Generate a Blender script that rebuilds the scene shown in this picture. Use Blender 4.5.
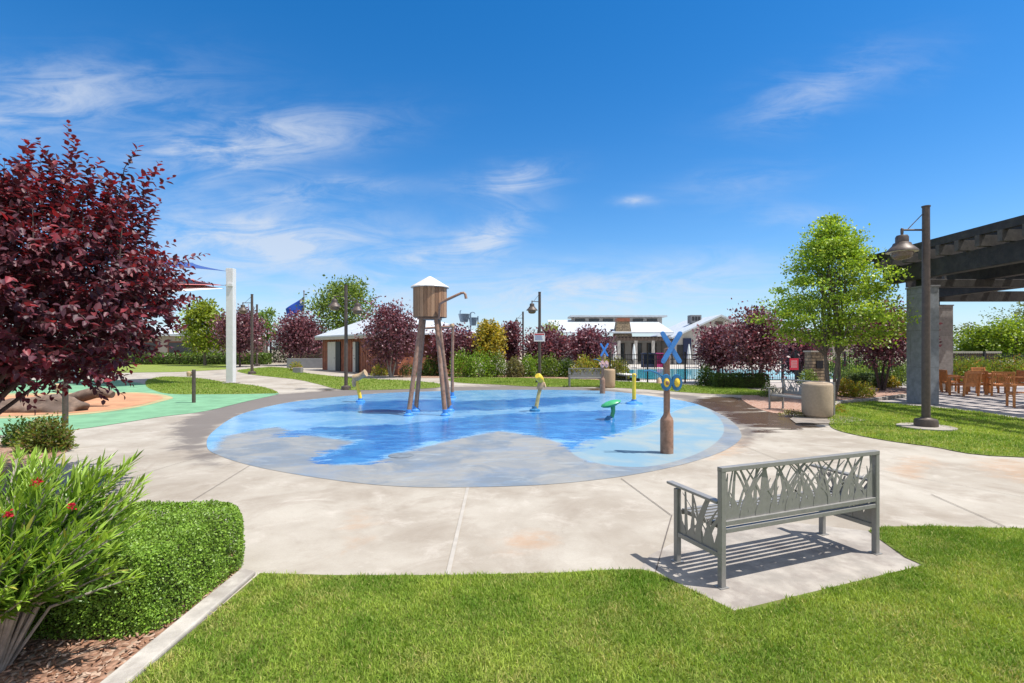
import bpy, bmesh, math, random
import numpy as np
from mathutils import Vector, Matrix, geometry

R = math.radians
random.seed(7)
rng = np.random.default_rng(7)
S = bpy.context.scene
for o in list(bpy.data.objects):
    bpy.data.objects.remove(o)
C = S.collection

# ------------------------------------------------------------------ camera
CAM_H, F, HX, HY = 1.7, 500.0, 512.0, 350.0
cam = bpy.data.cameras.new('camera')
cam.sensor_width = 36.0
cam.lens = 36.0 * F / 1024.0
cam.shift_y = (HY - 341.5) / 1024.0
cam.clip_start = 0.05
cam.clip_end = 5000
co = bpy.data.objects.new('camera', cam)
co.location = (0, 0, CAM_H)
co.rotation_euler = (R(90), 0, 0)
C.objects.link(co)
S.camera = co
S.render.resolution_x, S.render.resolution_y = 1024, 683

# ------------------------------------------------------------------ light
SUN_EL, SUN_AZ = 65.0, 104.0          # azimuth clockwise from +Y: from the right, slightly behind the camera
SKY_STRENGTH = 0.115
SUN_STRENGTH = 4.4
EXPOSURE = 0.66
S.view_settings.view_transform = 'Standard'
S.view_settings.look = 'None'
S.view_settings.gamma = 1
S.view_settings.use_curve_mapping = False
S.view_settings.exposure = EXPOSURE
sl = bpy.data.lights.new('sun', 'SUN')
sl.energy = SUN_STRENGTH
sl.angle = R(0.53)
sl.color = (1.0, 0.955, 0.89)
so = bpy.data.objects.new('sun', sl)
sd = Vector((math.sin(R(SUN_AZ)) * math.cos(R(SUN_EL)), math.cos(R(SUN_AZ)) * math.cos(R(SUN_EL)), math.sin(R(SUN_EL))))
so.rotation_euler = sd.to_track_quat('Z', 'Y').to_euler()
so.location = (20, -5, 40)
C.objects.link(so)


class NT:
    """small node-tree helper"""
    def __init__(self, tree):
        self.t = tree
        self.n = tree.nodes
        self.l = tree.links

    def add(self, kind, **kw):
        nd = self.n.new(kind)
        for k, v in kw.items():
            setattr(nd, k, v)
        return nd

    def put(self, sock, v):
        if isinstance(v, bpy.types.NodeSocket):
            self.l.new(v, sock)
        elif v is not None:
            if hasattr(sock, 'default_value') and isinstance(v, (tuple, list)) and sock.type == 'RGBA' and len(v) == 3:
                v = (*v, 1)
            sock.default_value = v

    def math(self, op, a, b=None, c=None, clamp=False):
        m = self.add('ShaderNodeMath', operation=op, use_clamp=clamp)
        for i, v in enumerate((a, b, c)):
            if v is not None:
                self.put(m.inputs[i], v)
        return m.outputs[0]

    def ramp01(self, x, lo, hi, smooth=True):
        m = self.add('ShaderNodeMapRange', interpolation_type='SMOOTHSTEP' if smooth else 'LINEAR')
        self.put(m.inputs[0], x)
        m.inputs[1].default_value = lo
        m.inputs[2].default_value = hi
        return m.outputs[0]

    def mix(self, f, a, b, blend='MIX'):
        m = self.add('ShaderNodeMix', data_type='RGBA', blend_type=blend)
        self.put(m.inputs[0], f)
        self.put(m.inputs[6], a)
        self.put(m.inputs[7], b)
        return m.outputs[2]

    def noise(self, vec, scale, detail=4, rough=0.55, dist=0.0):
        m = self.add('ShaderNodeTexNoise')
        if vec is not None:
            self.l.new(vec, m.inputs['Vector'])
        m.inputs['Scale'].default_value = scale
        m.inputs['Detail'].default_value = detail
        m.inputs['Roughness'].default_value = rough
        m.inputs['Distortion'].default_value = dist
        return m.outputs['Fac']

    def scaled(self, vec, s):
        m = self.add('ShaderNodeMapping')
        self.l.new(vec, m.inputs[0])
        m.inputs['Scale'].default_value = s
        return m.outputs[0]

    def bump(self, h, strength, dist):
        m = self.add('ShaderNodeBump')
        self.put(m.inputs['Height'], h)
        m.inputs['Strength'].default_value = strength
        m.inputs['Distance'].default_value = dist
        return m.outputs[0]


# ------------------------------------------------------------------ sky with thin cirrus
W = bpy.data.worlds.new('World')
S.world = W
W.use_nodes = True
w = NT(W.node_tree)
bg = w.n['Background']
sky = w.add('ShaderNodeTexSky', sky_type='NISHITA')
sky.sun_disc = False
sky.sun_elevation = R(SUN_EL)
sky.sun_rotation = R(SUN_AZ)
sky.altitude = 900
sky.air_density = 1.0
sky.dust_density = 0.35
sky.ozone_density = 3.0
hs = w.add('ShaderNodeHueSaturation')
hs.inputs['Hue'].default_value = 0.501
hs.inputs['Saturation'].default_value = 1.38
hs.inputs['Value'].default_value = 1.0
w.l.new(sky.outputs[0], hs.inputs['Color'])
tc = w.add('ShaderNodeTexCoord')
sp = w.add('ShaderNodeSeparateXYZ')
w.l.new(tc.outputs['Generated'], sp.inputs[0])
ysafe = w.math('MAXIMUM', sp.outputs[1], 0.02)
U = w.math('DIVIDE', sp.outputs[0], ysafe)
V = w.math('DIVIDE', sp.outputs[2], ysafe)
cv = w.add('ShaderNodeCombineXYZ')
w.l.new(U, cv.inputs[0])
w.l.new(V, cv.inputs[1])
uv = cv.outputs[0]
wob = w.add('ShaderNodeTexNoise')
w.l.new(uv, wob.inputs['Vector'])
wob.inputs['Scale'].default_value = 3.2
wob.inputs['Detail'].default_value = 5
wsep = w.add('ShaderNodeSeparateColor')
w.l.new(wob.outputs['Color'], wsep.inputs[0])
UW = w.math('ADD', U, w.math('MULTIPLY', w.math('SUBTRACT', wsep.outputs[0], .5), .22))
VW = w.math('ADD', V, w.math('MULTIPLY', w.math('SUBTRACT', wsep.outputs[1], .5), .085))
# cirrus streaks (centre u, centre v, half length, half width, tilt, strength) as directions in the sky
clouds = [(-.92, .50, .22, .065, 4, .48), (-.56, .40, .20, .045, 9, .66), (-.38, .315, .13, .020, 2, .45),
          (-.50, .225, .22, .045, -3, .9), (.005, .335, .080, .026, 10, .65), (-.06, .22, .085, .030, 22, .80),
          (.15, .125, .26, .040, 4, .8), (-.20, .165, .085, .016, 25, .5), (.62, .52, .15, .045, 18, .30),
          (.25, .294, .03, .008, 3, .5), (.54, .27, .09, .018, 4, .22), (-.62, .14, .22, .03, 0, .35),
          (-.45, .09, .3, .025, 2, .35), (.30, .075, .35, .03, 2, .3), (.45, .33, .12, .03, 10, .15)]
acc = None
for (cu, cvv, a, b, t, s) in clouds:
    du = w.math('SUBTRACT', UW, cu)
    dv = w.math('SUBTRACT', VW, cvv)
    ct, st = math.cos(R(t)), math.sin(R(t))
    x = w.math('ADD', w.math('MULTIPLY', du, ct / a), w.math('MULTIPLY', dv, st / a))
    y = w.math('ADD', w.math('MULTIPLY', du, -st / b), w.math('MULTIPLY', dv, ct / b))
    r2 = w.math('ADD', w.math('MULTIPLY', x, x), w.math('MULTIPLY', y, y))
    g = w.math('MULTIPLY', w.math('POWER', 2.718, w.math('MULTIPLY', r2, -.75)), s * 1.25)
    acc = g if acc is None else w.math('ADD', acc, g)
mp = w.add('ShaderNodeMapping')
w.l.new(uv, mp.inputs[0])
mp.inputs['Rotation'].default_value = (0, 0, R(-14))
mp.inputs['Scale'].default_value = (2.6, 11.0, 1)
n1 = w.noise(mp.outputs[0], 1.6, 10, .66, 1.1)
n2 = w.noise(w.scaled(uv, (5, 9, 1)), 1.0, 6, .6, .4)
streak = w.ramp01(w.math('ADD', w.math('MULTIPLY', n1, .65), w.math('MULTIPLY', n2, .35)), .36, .66)
cl = w.math('MULTIPLY', acc, w.math('ADD', w.math('MULTIPLY', streak, 1.3), .05), clamp=True)
front = w.ramp01(sp.outputs[1], .05, .25)
cl = w.math('MULTIPLY', cl, front, clamp=True)
cl = w.math('MULTIPLY', w.math('MINIMUM', cl, .85), .85)
CLOUD = (4.0, 4.35, 4.9)
# pale summer haze low over the horizon
veil = w.math('MULTIPLY', w.math('POWER', 2.718, w.math('MULTIPLY', w.math('ABSOLUTE', sp.outputs[2]), -9.0)), .72)
skyb = w.mix(veil, hs.outputs[0], (2.35, 3.15, 4.35))
skymix = w.mix(cl, skyb, CLOUD)
# unseen white cloud cover added overhead and behind the viewer as neutral fill light
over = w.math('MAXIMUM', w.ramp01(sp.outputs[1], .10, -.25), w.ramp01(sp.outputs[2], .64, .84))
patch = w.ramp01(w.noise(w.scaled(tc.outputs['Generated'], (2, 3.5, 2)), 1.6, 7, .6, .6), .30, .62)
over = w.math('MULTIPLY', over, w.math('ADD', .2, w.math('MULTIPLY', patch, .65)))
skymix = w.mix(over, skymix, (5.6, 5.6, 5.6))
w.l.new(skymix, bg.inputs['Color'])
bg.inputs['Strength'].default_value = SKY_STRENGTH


# ------------------------------------------------------------------ helpers
def G(px, py):
    """a place on the ground, from its bearing and depression"""
    d = F * CAM_H / (py - HY)
    return ((px - HX) * d / F, d)


def at(px, py, Y):
    return ((px - HX) * Y / F, Y, CAM_H + (HY - py) * Y / F)


def sock(b, *names):
    for n in names:
        if n in b.inputs:
            return b.inputs[n]


def pmat(name, col, rough=.6, metal=0, var=.12, nscale=6, bump=0.0, bscale=60, spec=.5, col2=None, thr=(.45, .65)):
    m = bpy.data.materials.new(name)
    m.use_nodes = True
    t = NT(m.node_tree)
    b = t.n['Principled BSDF']
    tcn = t.add('ShaderNodeTexCoord').outputs['Object']
    n = t.noise(tcn, nscale, 5, .6)
    lo = tuple(c * (1 - var) for c in col)
    hi = tuple(min(1, c * (1 + var)) for c in col)
    c = t.mix(t.ramp01(n, .3, .7), lo, hi)
    if col2:
        c = t.mix(t.ramp01(t.noise(tcn, nscale * .45, 6, .65), *thr), c, col2)
    t.l.new(c, b.inputs['Base Color'])
    rn = t.math('ADD', t.math('MULTIPLY', t.math('SUBTRACT', n, .5), .25), rough, clamp=True)
    t.l.new(rn, b.inputs['Roughness'])
    b.inputs['Metallic'].default_value = metal
    sock(b, 'Specular IOR Level').default_value = spec
    if bump:
        t.l.new(t.bump(t.noise(tcn, bscale, 4, .6), bump, .01), b.inputs['Normal'])
    return m


def leafmat(name, transl=.35, rough=.45, tint=(1.25, 1.15, .55), spec=.4):
    """leaves: colour of each leaf in the attribute 'col'; light shines through"""
    m = bpy.data.materials.new(name)
    m.use_nodes = True
    t = NT(m.node_tree)
    b = t.n['Principled BSDF']
    a = t.add('ShaderNodeAttribute', attribute_name='col').outputs['Color']
    t.l.new(a, b.inputs['Base Color'])
    b.inputs['Roughness'].default_value = rough
    sock(b, 'Specular IOR Level').default_value = spec
    tr = t.add('ShaderNodeBsdfTranslucent')
    t.l.new(t.mix(1.0, a, tint, 'MULTIPLY'), tr.inputs['Color'])
    mx = t.add('ShaderNodeMixShader')
    mx.inputs[0].default_value = transl
    t.l.new(b.outputs[0], mx.inputs[1])
    t.l.new(tr.outputs[0], mx.inputs[2])
    t.l.new(mx.outputs[0], t.n['Material Output'].inputs['Surface'])
    return m


def attrmat(name, rough=.6, spec=.4, bump=.0, bscale=40, var=.15, stretch=(1, 1, 1), metal=0):
    m = bpy.data.materials.new(name)
    m.use_nodes = True
    t = NT(m.node_tree)
    b = t.n['Principled BSDF']
    a = t.add('ShaderNodeAttribute', attribute_name='col').outputs['Color']
    tcn = t.scaled(t.add('ShaderNodeTexCoord').outputs['Object'], stretch)
    n = t.noise(tcn, bscale, 5, .6)
    v = t.math('ADD', t.math('MULTIPLY', t.math('SUBTRACT', n, .5), var * 4), 1.0)
    cmb = t.add('ShaderNodeCombineXYZ')
    for i in range(3):
        t.l.new(v, cmb.inputs[i])
    t.l.new(t.mix(1.0, a, cmb.outputs[0], 'MULTIPLY'), b.inputs['Base Color'])
    b.inputs['Roughness'].default_value = rough
    b.inputs['Metallic'].default_value = metal
    sock(b, 'Specular IOR Level').default_value = spec
    if bump:
        t.l.new(t.bump(n, bump, .01), b.inputs['Normal'])
    return m


def brickmat(name, c1, c2, mortar, bw, bh, ms=.01, rough=.85, bump=.4, noise_amt=.3):
    m = bpy.data.materials.new(name)
    m.use_nodes = True
    t = NT(m.node_tree)
    b = t.n['Principled BSDF']
    tcn = t.add('ShaderNodeTexCoord').outputs['Object']
    s = t.add('ShaderNodeSeparateXYZ')
    t.l.new(tcn, s.inputs[0])
    cb = t.add('ShaderNodeCombineXYZ')
    t.l.new(t.math('ADD', s.outputs[0], s.outputs[1]), cb.inputs[0])
    t.l.new(s.outputs[2], cb.inputs[1])
    br = t.add('ShaderNodeTexBrick')
    t.l.new(cb.outputs[0], br.inputs['Vector'])
    br.inputs['Color1'].default_value = (*c1, 1)
    br.inputs['Color2'].default_value = (*c2, 1)
    br.inputs['Mortar'].default_value = (*mortar, 1)
    br.inputs['Scale'].default_value = 1
    br.inputs['Mortar Size'].default_value = ms
    br.inputs['Brick Width'].default_value = bw
    br.inputs['Row Height'].default_value = bh
    n = t.noise(tcn, 7, 6, .65)
    v = t.mix(t.ramp01(n, .25, .75), (1 - noise_amt,) * 3, (1 + noise_amt,) * 3)
    t.l.new(t.mix(1.0, br.outputs['Color'], v, 'MULTIPLY'), b.inputs['Base Color'])
    b.inputs['Roughness'].default_value = rough
    h = t.math('ADD', t.math('MULTIPLY', br.outputs['Fac'], -1.0), t.math('MULTIPLY', t.noise(tcn, 40, 4), .5))
    t.l.new(t.bump(h, bump, .02), b.inputs['Normal'])
    return m


def mesh_np(name, verts, faces, mat=None, parent=None, col=None, smooth=False, loc=None):
    """mesh object from numpy arrays; faces (n,k)"""
    me = bpy.data.meshes.new(name)
    verts = np.asarray(verts, np.float32)
    faces = np.asarray(faces, np.int32)
    n, k = faces.shape
    me.vertices.add(len(verts))
    me.vertices.foreach_set('co', verts.ravel())
    me.loops.add(n * k)
    me.loops.foreach_set('vertex_index', faces.ravel())
    me.polygons.add(n)
    me.polygons.foreach_set('loop_start', np.arange(0, n * k, k, dtype=np.int32))
    me.polygons.foreach_set('loop_total', np.full(n, k, np.int32))
    if smooth:
        me.polygons.foreach_set('use_smooth', np.ones(n, bool))
    me.update(calc_edges=True)
    if col is not None:
        a = me.attributes.new('col', 'FLOAT_COLOR', 'POINT')
        c4 = np.ones((len(verts), 4), np.float32)
        c4[:, :3] = col
        a.data.foreach_set('color', c4.ravel())
    if mat:
        me.materials.append(mat)
    o = bpy.data.objects.new(name, me)
    C.objects.link(o)
    if parent:
        o.parent = parent
    if loc:
        o.location = loc
    return o


class MB:
    """collects shapes into one mesh"""
    def __init__(self):
        self.v, self.f, self.c, self.cur = [], [], [], (1, 1, 1)

    def color(self, c):
        self.cur = c
        return self

    def _add(self, vs, fs):
        k = len(self.v)
        self.v += [tuple(p) for p in vs]
        self.c += [self.cur] * len(vs)
        self.f += [tuple(i + k for i in f) for f in fs]
        return self

    def box(self, c, s, rot=None):
        x, y, z = (a / 2 for a in s)
        vs = [Vector((sx * x, sy * y, sz * z)) for sz in (-1, 1) for sy in (-1, 1) for sx in (-1, 1)]
        if rot is not None:
            if not isinstance(rot, Matrix):
                rot = Matrix.Rotation(rot, 3, 'Z')
            vs = [rot @ p for p in vs]
        vs = [p + Vector(c) for p in vs]
        return self._add(vs, [(0, 2, 3, 1), (4, 5, 7, 6), (0, 1, 5, 4), (2, 6, 7, 3), (0, 4, 6, 2), (1, 3, 7, 5)])

    def bar(self, p0, p1, wd, ht, up=(0, 0, 1)):
        p0, p1 = Vector(p0), Vector(p1)
        d = (p1 - p0)
        L = d.length
        d.normalize()
        u = Vector(up)
        if abs(d.dot(u)) > .98:
            u = Vector((0, 1, 0))
        s = d.cross(u).normalized()
        u = s.cross(d).normalized()
        m = Matrix((d, s, u)).transposed()
        return self.box((p0 + p1) / 2, (L, wd, ht), m)

    def tube(self, pts, rad, n=10, cap=True):
        pts = [Vector(p) for p in pts]
        if not hasattr(rad, '__len__'):
            rad = [rad] * len(pts)
        vs, fs = [], []
        ref = None
        for i, p in enumerate(pts):
            d = (pts[min(i + 1, len(pts) - 1)] - pts[max(i - 1, 0)]).normalized()
            if ref is None:
                ref = Vector((1, 0, 0)) if abs(d.x) < .8 else Vector((0, 1, 0))
            s = d.cross(ref).normalized()
            t = s.cross(d).normalized()
            ref = t
            for j in range(n):
                a = 2 * math.pi * j / n
                vs.append(p + (t * math.cos(a) + s * math.sin(a)) * rad[i])
        for i in range(len(pts) - 1):
            for j in range(n):
                a, b = i * n + j, i * n + (j + 1) % n
                fs.append((a, b, b + n, a + n))
        if cap:
            fs.append(tuple(range(n))[::-1])
            fs.append(tuple((len(pts) - 1) * n + j for j in range(n)))
        return self._add(vs, fs)

    def lathe(self, prof, n=24, c=(0, 0, 0), rot=None):
        """prof: (radius, z) pairs"""
        vs, fs = [], []
        c = Vector(c)
        for (r, z) in prof:
            for j in range(n):
                a = 2 * math.pi * j / n
                p = Vector((max(r, 1e-4) * math.cos(a), max(r, 1e-4) * math.sin(a), z))
                if rot is not None:
                    p = rot @ p
                vs.append(p + c)
        for i in range(len(prof) - 1):
            for j in range(n):
                a, b = i * n + j, i * n + (j + 1) % n
                fs.append((a, b, b + n, a + n))
        if prof[0][0] > 1e-3:
            fs.append(tuple(range(n))[::-1])
        if prof[-1][0] > 1e-3:
            fs.append(tuple((len(prof) - 1) * n + j for j in range(n)))
        return self._add(vs, fs)

    def prism(self, poly, z0, z1):
        n = len(poly)
        vs = [(x, y, z0) for x, y in poly] + [(x, y, z1) for x, y in poly]
        fs = [tuple(range(n))[::-1], tuple(range(n, 2 * n))]
        fs += [(i, (i + 1) % n, n + (i + 1) % n, n + i) for i in range(n)]
        return self._add(vs, fs)

    def raw(self, vs, fs):
        return self._add(vs, fs)

    def build(self, name, mat, parent=None, smooth=False, bevel=0, seg=2, loc=None):
        me = bpy.data.meshes.new(name)
        me.from_pydata(self.v, [], self.f)
        bm = bmesh.new()
        bm.from_mesh(me)
        bmesh.ops.recalc_face_normals(bm, faces=bm.faces)
        bm.to_mesh(me)
        bm.free()
        if any(c != (1, 1, 1) for c in self.c):
            a = me.attributes.new('col', 'FLOAT_COLOR', 'POINT')
            a.data.foreach_set('color', np.array([(*c, 1) for c in self.c], np.float32).ravel())
        me.materials.append(mat)
        if smooth:
            me.polygons.foreach_set('use_smooth', np.ones(len(me.polygons), bool))
            try:
                me.set_sharp_from_angle(angle=R(40))
            except Exception:
                pass
        o = bpy.data.objects.new(name, me)
        C.objects.link(o)
        if parent:
            o.parent = parent
        if bevel:
            b = o.modifiers.new('bevel', 'BEVEL')
            b.width = bevel
            b.segments = seg
            b.limit_method = 'ANGLE'
        if loc:
            o.location = loc
        return o


def tag(o, label=None, cat=None, group=None, kind=None):
    if label:
        o['label'] = label
    if cat:
        o['category'] = cat
    if group:
        o['group'] = group
    if kind:
        o['kind'] = kind
    return o


def thing(name, label, cat, loc=(0, 0, 0), rz=0, group=None):
    o = bpy.data.objects.new(name, None)
    o.empty_display_size = .2
    C.objects.link(o)
    o.location = loc
    o.rotation_euler = (0, 0, rz)
    return tag(o, label, cat, group)


def copy_tree(o, parent=None):
    c = o.copy()
    C.objects.link(c)
    if parent:
        c.parent = parent
    for ch in [x for x in bpy.data.objects if x.parent == o]:
        copy_tree(ch, c)
    return c


def place(src, loc, rz, label, scale=1.0):
    c = copy_tree(src)
    c.location = loc
    c.rotation_euler = (0, 0, rz)
    c.scale = (scale,) * 3
    c['label'] = label
    return c


def smooth_poly(pts, n=8):
    out = []
    m = len(pts)
    P = [np.array(p, float) for p in pts]
    for i in range(m):
        p0, p1, p2, p3 = P[i - 1], P[i], P[(i + 1) % m], P[(i + 2) % m]
        for k in range(n):
            t = k / n
            out.append(tuple(.5 * ((2 * p1) + (-p0 + p2) * t + (2 * p0 - 5 * p1 + 4 * p2 - p3) * t * t + (-p0 + 3 * p1 - 3 * p2 + p3) * t ** 3)))
    return out


def sheet(name, poly, z, mat, kind='structure'):
    v = [Vector((x, y, 0)) for x, y in poly]
    tr = geometry.tessellate_polygon([v])
    me = bpy.data.meshes.new(name)
    me.from_pydata([(p.x, p.y, z) for p in v], [], [tuple(t) for t in tr])
    bm = bmesh.new()
    bm.from_mesh(me)
    for f in bm.faces:
        if f.normal.z < 0:
            f.normal_flip()
    bm.to_mesh(me)
    bm.free()
    me.materials.append(mat)
    o = bpy.data.objects.new(name, me)
    C.objects.link(o)
    o['kind'] = kind
    return o


def inside(poly, X, Y):
    poly = np.asarray(poly, float)
    r = np.zeros(X.shape, bool)
    j = len(poly) - 1
    for i in range(len(poly)):
        xi, yi = poly[i]
        xj, yj = poly[j]
        c = ((yi > Y) != (yj > Y)) & (X < (xj - xi) * (Y - yi) / (yj - yi + 1e-12) + xi)
        r ^= c
        j = i
    return r


def dist_edge(poly, X, Y):
    poly = np.asarray(poly, float)
    d = np.full(X.shape, 1e9)
    for i in range(len(poly)):
        a, b = poly[i - 1], poly[i]
        ab = b - a
        t = np.clip(((X - a[0]) * ab[0] + (Y - a[1]) * ab[1]) / (ab @ ab + 1e-12), 0, 1)
        d = np.minimum(d, np.hypot(X - a[0] - t * ab[0], Y - a[1] - t * ab[1]))
    return d


def soft(poly, X, Y, wdt):
    d = dist_edge(poly, X, Y)
    s = np.where(inside(poly, X, Y), d, -d)
    return np.clip(.5 + s / (2 * wdt), 0, 1)


def gp(pts):
    return [G(*p) for p in pts]


# value noise for colour variation on the ground
def vnoise(X, Y, scale, seed=0):
    r = np.random.default_rng(seed)
    T = r.random((64, 64))
    x, y = X / scale, Y / scale
    xi, yi = np.floor(x).astype(int), np.floor(y).astype(int)
    fx, fy = x - xi, y - yi
    fx, fy = fx * fx * (3 - 2 * fx), fy * fy * (3 - 2 * fy)
    g = lambda a, b: T[a % 64, b % 64]
    return (g(xi, yi) * (1 - fx) + g(xi + 1, yi) * fx) * (1 - fy) + (g(xi, yi + 1) * (1 - fx) + g(xi + 1, yi + 1) * fx) * fy


# ------------------------------------------------------------------ materials
def concrete_material():
    m = bpy.data.materials.new('concrete')
    m.use_nodes = True
    t = NT(m.node_tree)
    b = t.n['Principled BSDF']
    pos = t.add('ShaderNodeTexCoord').outputs['Object']
    base = t.mix(t.ramp01(t.noise(pos, .7, 7, .62), .3, .7), (.275, .238, .192), (.40, .366, .312))
    base = t.mix(t.math('MULTIPLY', t.ramp01(t.noise(pos, 2.3, 6, .7, .5), .5, .72), .45), base, (.50, .455, .40))
    base = t.mix(t.math('MULTIPLY', t.ramp01(t.noise(pos, 1.1, 8, .70, 1.0), .47, .71), .52), base, (.21, .17, .13))
    fine = t.noise(pos, 90, 3, .6)
    base = t.mix(t.math('MULTIPLY', t.ramp01(fine, .35, .75), .18), base, (.19, .165, .14))
    at_ = t.add('ShaderNodeAttribute', attribute_name='col')
    sp_ = t.add('ShaderNodeSeparateColor')
    t.l.new(at_.outputs['Color'], sp_.inputs[0])
    rag = t.math('MULTIPLY', t.math('SUBTRACT', t.noise(pos, 1.8, 7, .68, .6), .5), 1.5)
    rust = t.ramp01(t.math('ADD', sp_.outputs[2], rag), .45, .95)
    rust = t.math('MULTIPLY', rust, t.ramp01(sp_.outputs[2], .02, .3))
    rust = t.math('MULTIPLY', rust, t.ramp01(t.noise(t.scaled(pos, (1, 2, 1)), 3.2, 8, .72, .8), .30, .58))
    c = t.mix(t.math('MULTIPLY', rust, .5), base, (.37, .215, .115))
    dirt = t.math('MULTIPLY', t.ramp01(t.math('ADD', sp_.outputs[1], rag), .3, .8), t.ramp01(sp_.outputs[1], .02, .35))
    c = t.mix(t.math('MULTIPLY', dirt, .88), c, (.125, .108, .098))
    wet = t.math('MULTIPLY', t.ramp01(t.math('ADD', sp_.outputs[0], t.math('MULTIPLY', t.math('SUBTRACT', t.noise(t.scaled(pos, (.7, 2.2, 1)), 1.5, 8, .68, .8), .5), 3.2)), .42, .70), t.ramp01(sp_.outputs[0], .02, .4))
    c = t.mix(t.math('MULTIPLY', wet, .9), c, (.075, .043, .022))
    t.l.new(c, b.inputs['Base Color'])
    rr = t.math('SUBTRACT', .82, t.math('MULTIPLY', wet, .6))
    t.l.new(rr, b.inputs['Roughness'])
    sock(b, 'Specular IOR Level').default_value = .35
    spots = t.ramp01(t.noise(pos, 14, 4, .6), .70, .76)
    c = t.mix(t.math('MULTIPLY', spots, .35), c, (.13, .11, .09))
    t.l.new(c, b.inputs['Base Color'])
    broom = t.noise(t.scaled(pos, (4, 130, 1)), 1.0, 2, .5)
    h = t.math('MULTIPLY', t.math('ADD', fine, t.math('MULTIPLY', broom, .7)), t.math('SUBTRACT', 1.0, wet))
    t.l.new(t.bump(h, .35, .004), b.inputs['Normal'])
    return m


def paint_material():
    """painted splash-pad concrete: R deep blue, G pale lobe, B worn grey"""
    m = bpy.data.materials.new('painted_concrete')
    m.use_nodes = True
    t = NT(m.node_tree)
    b = t.n['Principled BSDF']
    pos = t.add('ShaderNodeTexCoord').outputs['Object']
    at_ = t.add('ShaderNodeAttribute', attribute_name='col')
    sp_ = t.add('ShaderNodeSeparateColor')
    t.l.new(at_.outputs['Color'], sp_.inputs[0])
    rag = t.math('ADD', t.math('MULTIPLY', t.math('SUBTRACT', t.noise(pos, 1.6, 9, .70, .8), .5), 1.1), t.math('MULTIPLY', t.math('SUBTRACT', t.noise(t.scaled(pos, (1, 2, 1)), 6, 6, .7, .8), .5), .7))
    n = t.noise(pos, 1.1, 7, .65, .4)
    light = t.mix(t.ramp01(n, .3, .7), (.085, .26, .49), (.185, .37, .555))
    grey = t.mix(t.ramp01(t.noise(pos, .9, 8, .68, .8), .36, .62), (.135, .165, .20), (.235, .235, .225))
    grey = t.mix(t.math('MULTIPLY', t.ramp01(t.noise(t.scaled(pos, (1, 2.2, 1)), 1.7, 7, .7, .5), .52, .72), .6), grey, (.29, .325, .345))
    grey = t.mix(t.math('MULTIPLY', t.ramp01(t.noise(pos, .55, 5, .6), .5, .7), .55), grey, (.105, .175, .285))
    lobe = t.mix(t.ramp01(t.noise(pos, .9, 6, .62, .3), .38, .66), (.145, .255, .335), (.25, .295, .295))
    deep = t.mix(t.ramp01(t.noise(t.scaled(pos, (1, 1.8, 1)), 1.2, 7, .65, .5), .3, .7), (.008, .085, .30), (.032, .185, .43))
    wn = t.ramp01(t.noise(t.scaled(pos, (1, 2.5, 1)), 2.0, 9, .74, 1.2), .50, .63)
    gm = t.ramp01(t.math('ADD', sp_.outputs[2], t.math('MULTIPLY', rag, .5)), .10, .55)
    c = t.mix(gm, t.mix(t.math('MULTIPLY', wn, .5), light, (.27, .42, .54)), t.mix(t.math('MULTIPLY', wn, .28), grey, (.16, .235, .33)))
    c = t.mix(t.ramp01(t.math('ADD', sp_.outputs[1], t.math('MULTIPLY', rag, .08)), .43, .57), c, lobe)
    strk = t.math('SUBTRACT', t.noise(t.scaled(pos, (.8, 2.6, 1)), 1.5, 9, .70, 1.0), .5)
    dm = t.ramp01(t.math('ADD', sp_.outputs[0], t.math('ADD', t.math('MULTIPLY', rag, .75), t.math('MULTIPLY', strk, 1.5))), .40, .60)
    deep = t.mix(t.math('MULTIPLY', wn, .30), deep, (.15, .36, .58))
    c = t.mix(dm, c, deep)
    t.l.new(c, b.inputs['Base Color'])
    wet = t.math('MULTIPLY', t.ramp01(t.math('ADD', t.math('MAXIMUM', dm, t.math('SUBTRACT', 1.0, sp_.outputs[2])), rag), .45, .8), t.ramp01(sp_.outputs[1], .6, .3))
    t.l.new(t.math('SUBTRACT', .68, t.math('MULTIPLY', wet, .48)), b.inputs['Roughness'])
    fine = t.noise(pos, 70, 3, .6)
    rip = t.noise(t.scaled(pos, (1, 1.6, 1)), 5, 3, .5)
    h = t.math('ADD', t.math('MULTIPLY', fine, .3), t.math('MULTIPLY', rip, .8))
    t.l.new(t.bump(h, .16, .012), b.inputs['Normal'])
    return m


def lawn_material(name, c1, c2, c3, straw=.35):
    m = bpy.data.materials.new(name)
    m.use_nodes = True
    t = NT(m.node_tree)
    b = t.n['Principled BSDF']
    pos = t.add('ShaderNodeTexCoord').outputs['Object']
    c = t.mix(t.ramp01(t.noise(pos, 38, 6, .75), .3, .7), c1, c2)
    c = t.mix(t.math('MULTIPLY', t.ramp01(t.noise(pos, .9, 6, .65), .48, .72), straw), c, c3)
    t.l.new(c, b.inputs['Base Color'])
    b.inputs['Roughness'].default_value = .85
    sock(b, 'Specular IOR Level').default_value = .15
    t.l.new(t.bump(t.noise(pos, 60, 5, .8), .9, .05), b.inputs['Normal'])
    return m


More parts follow.
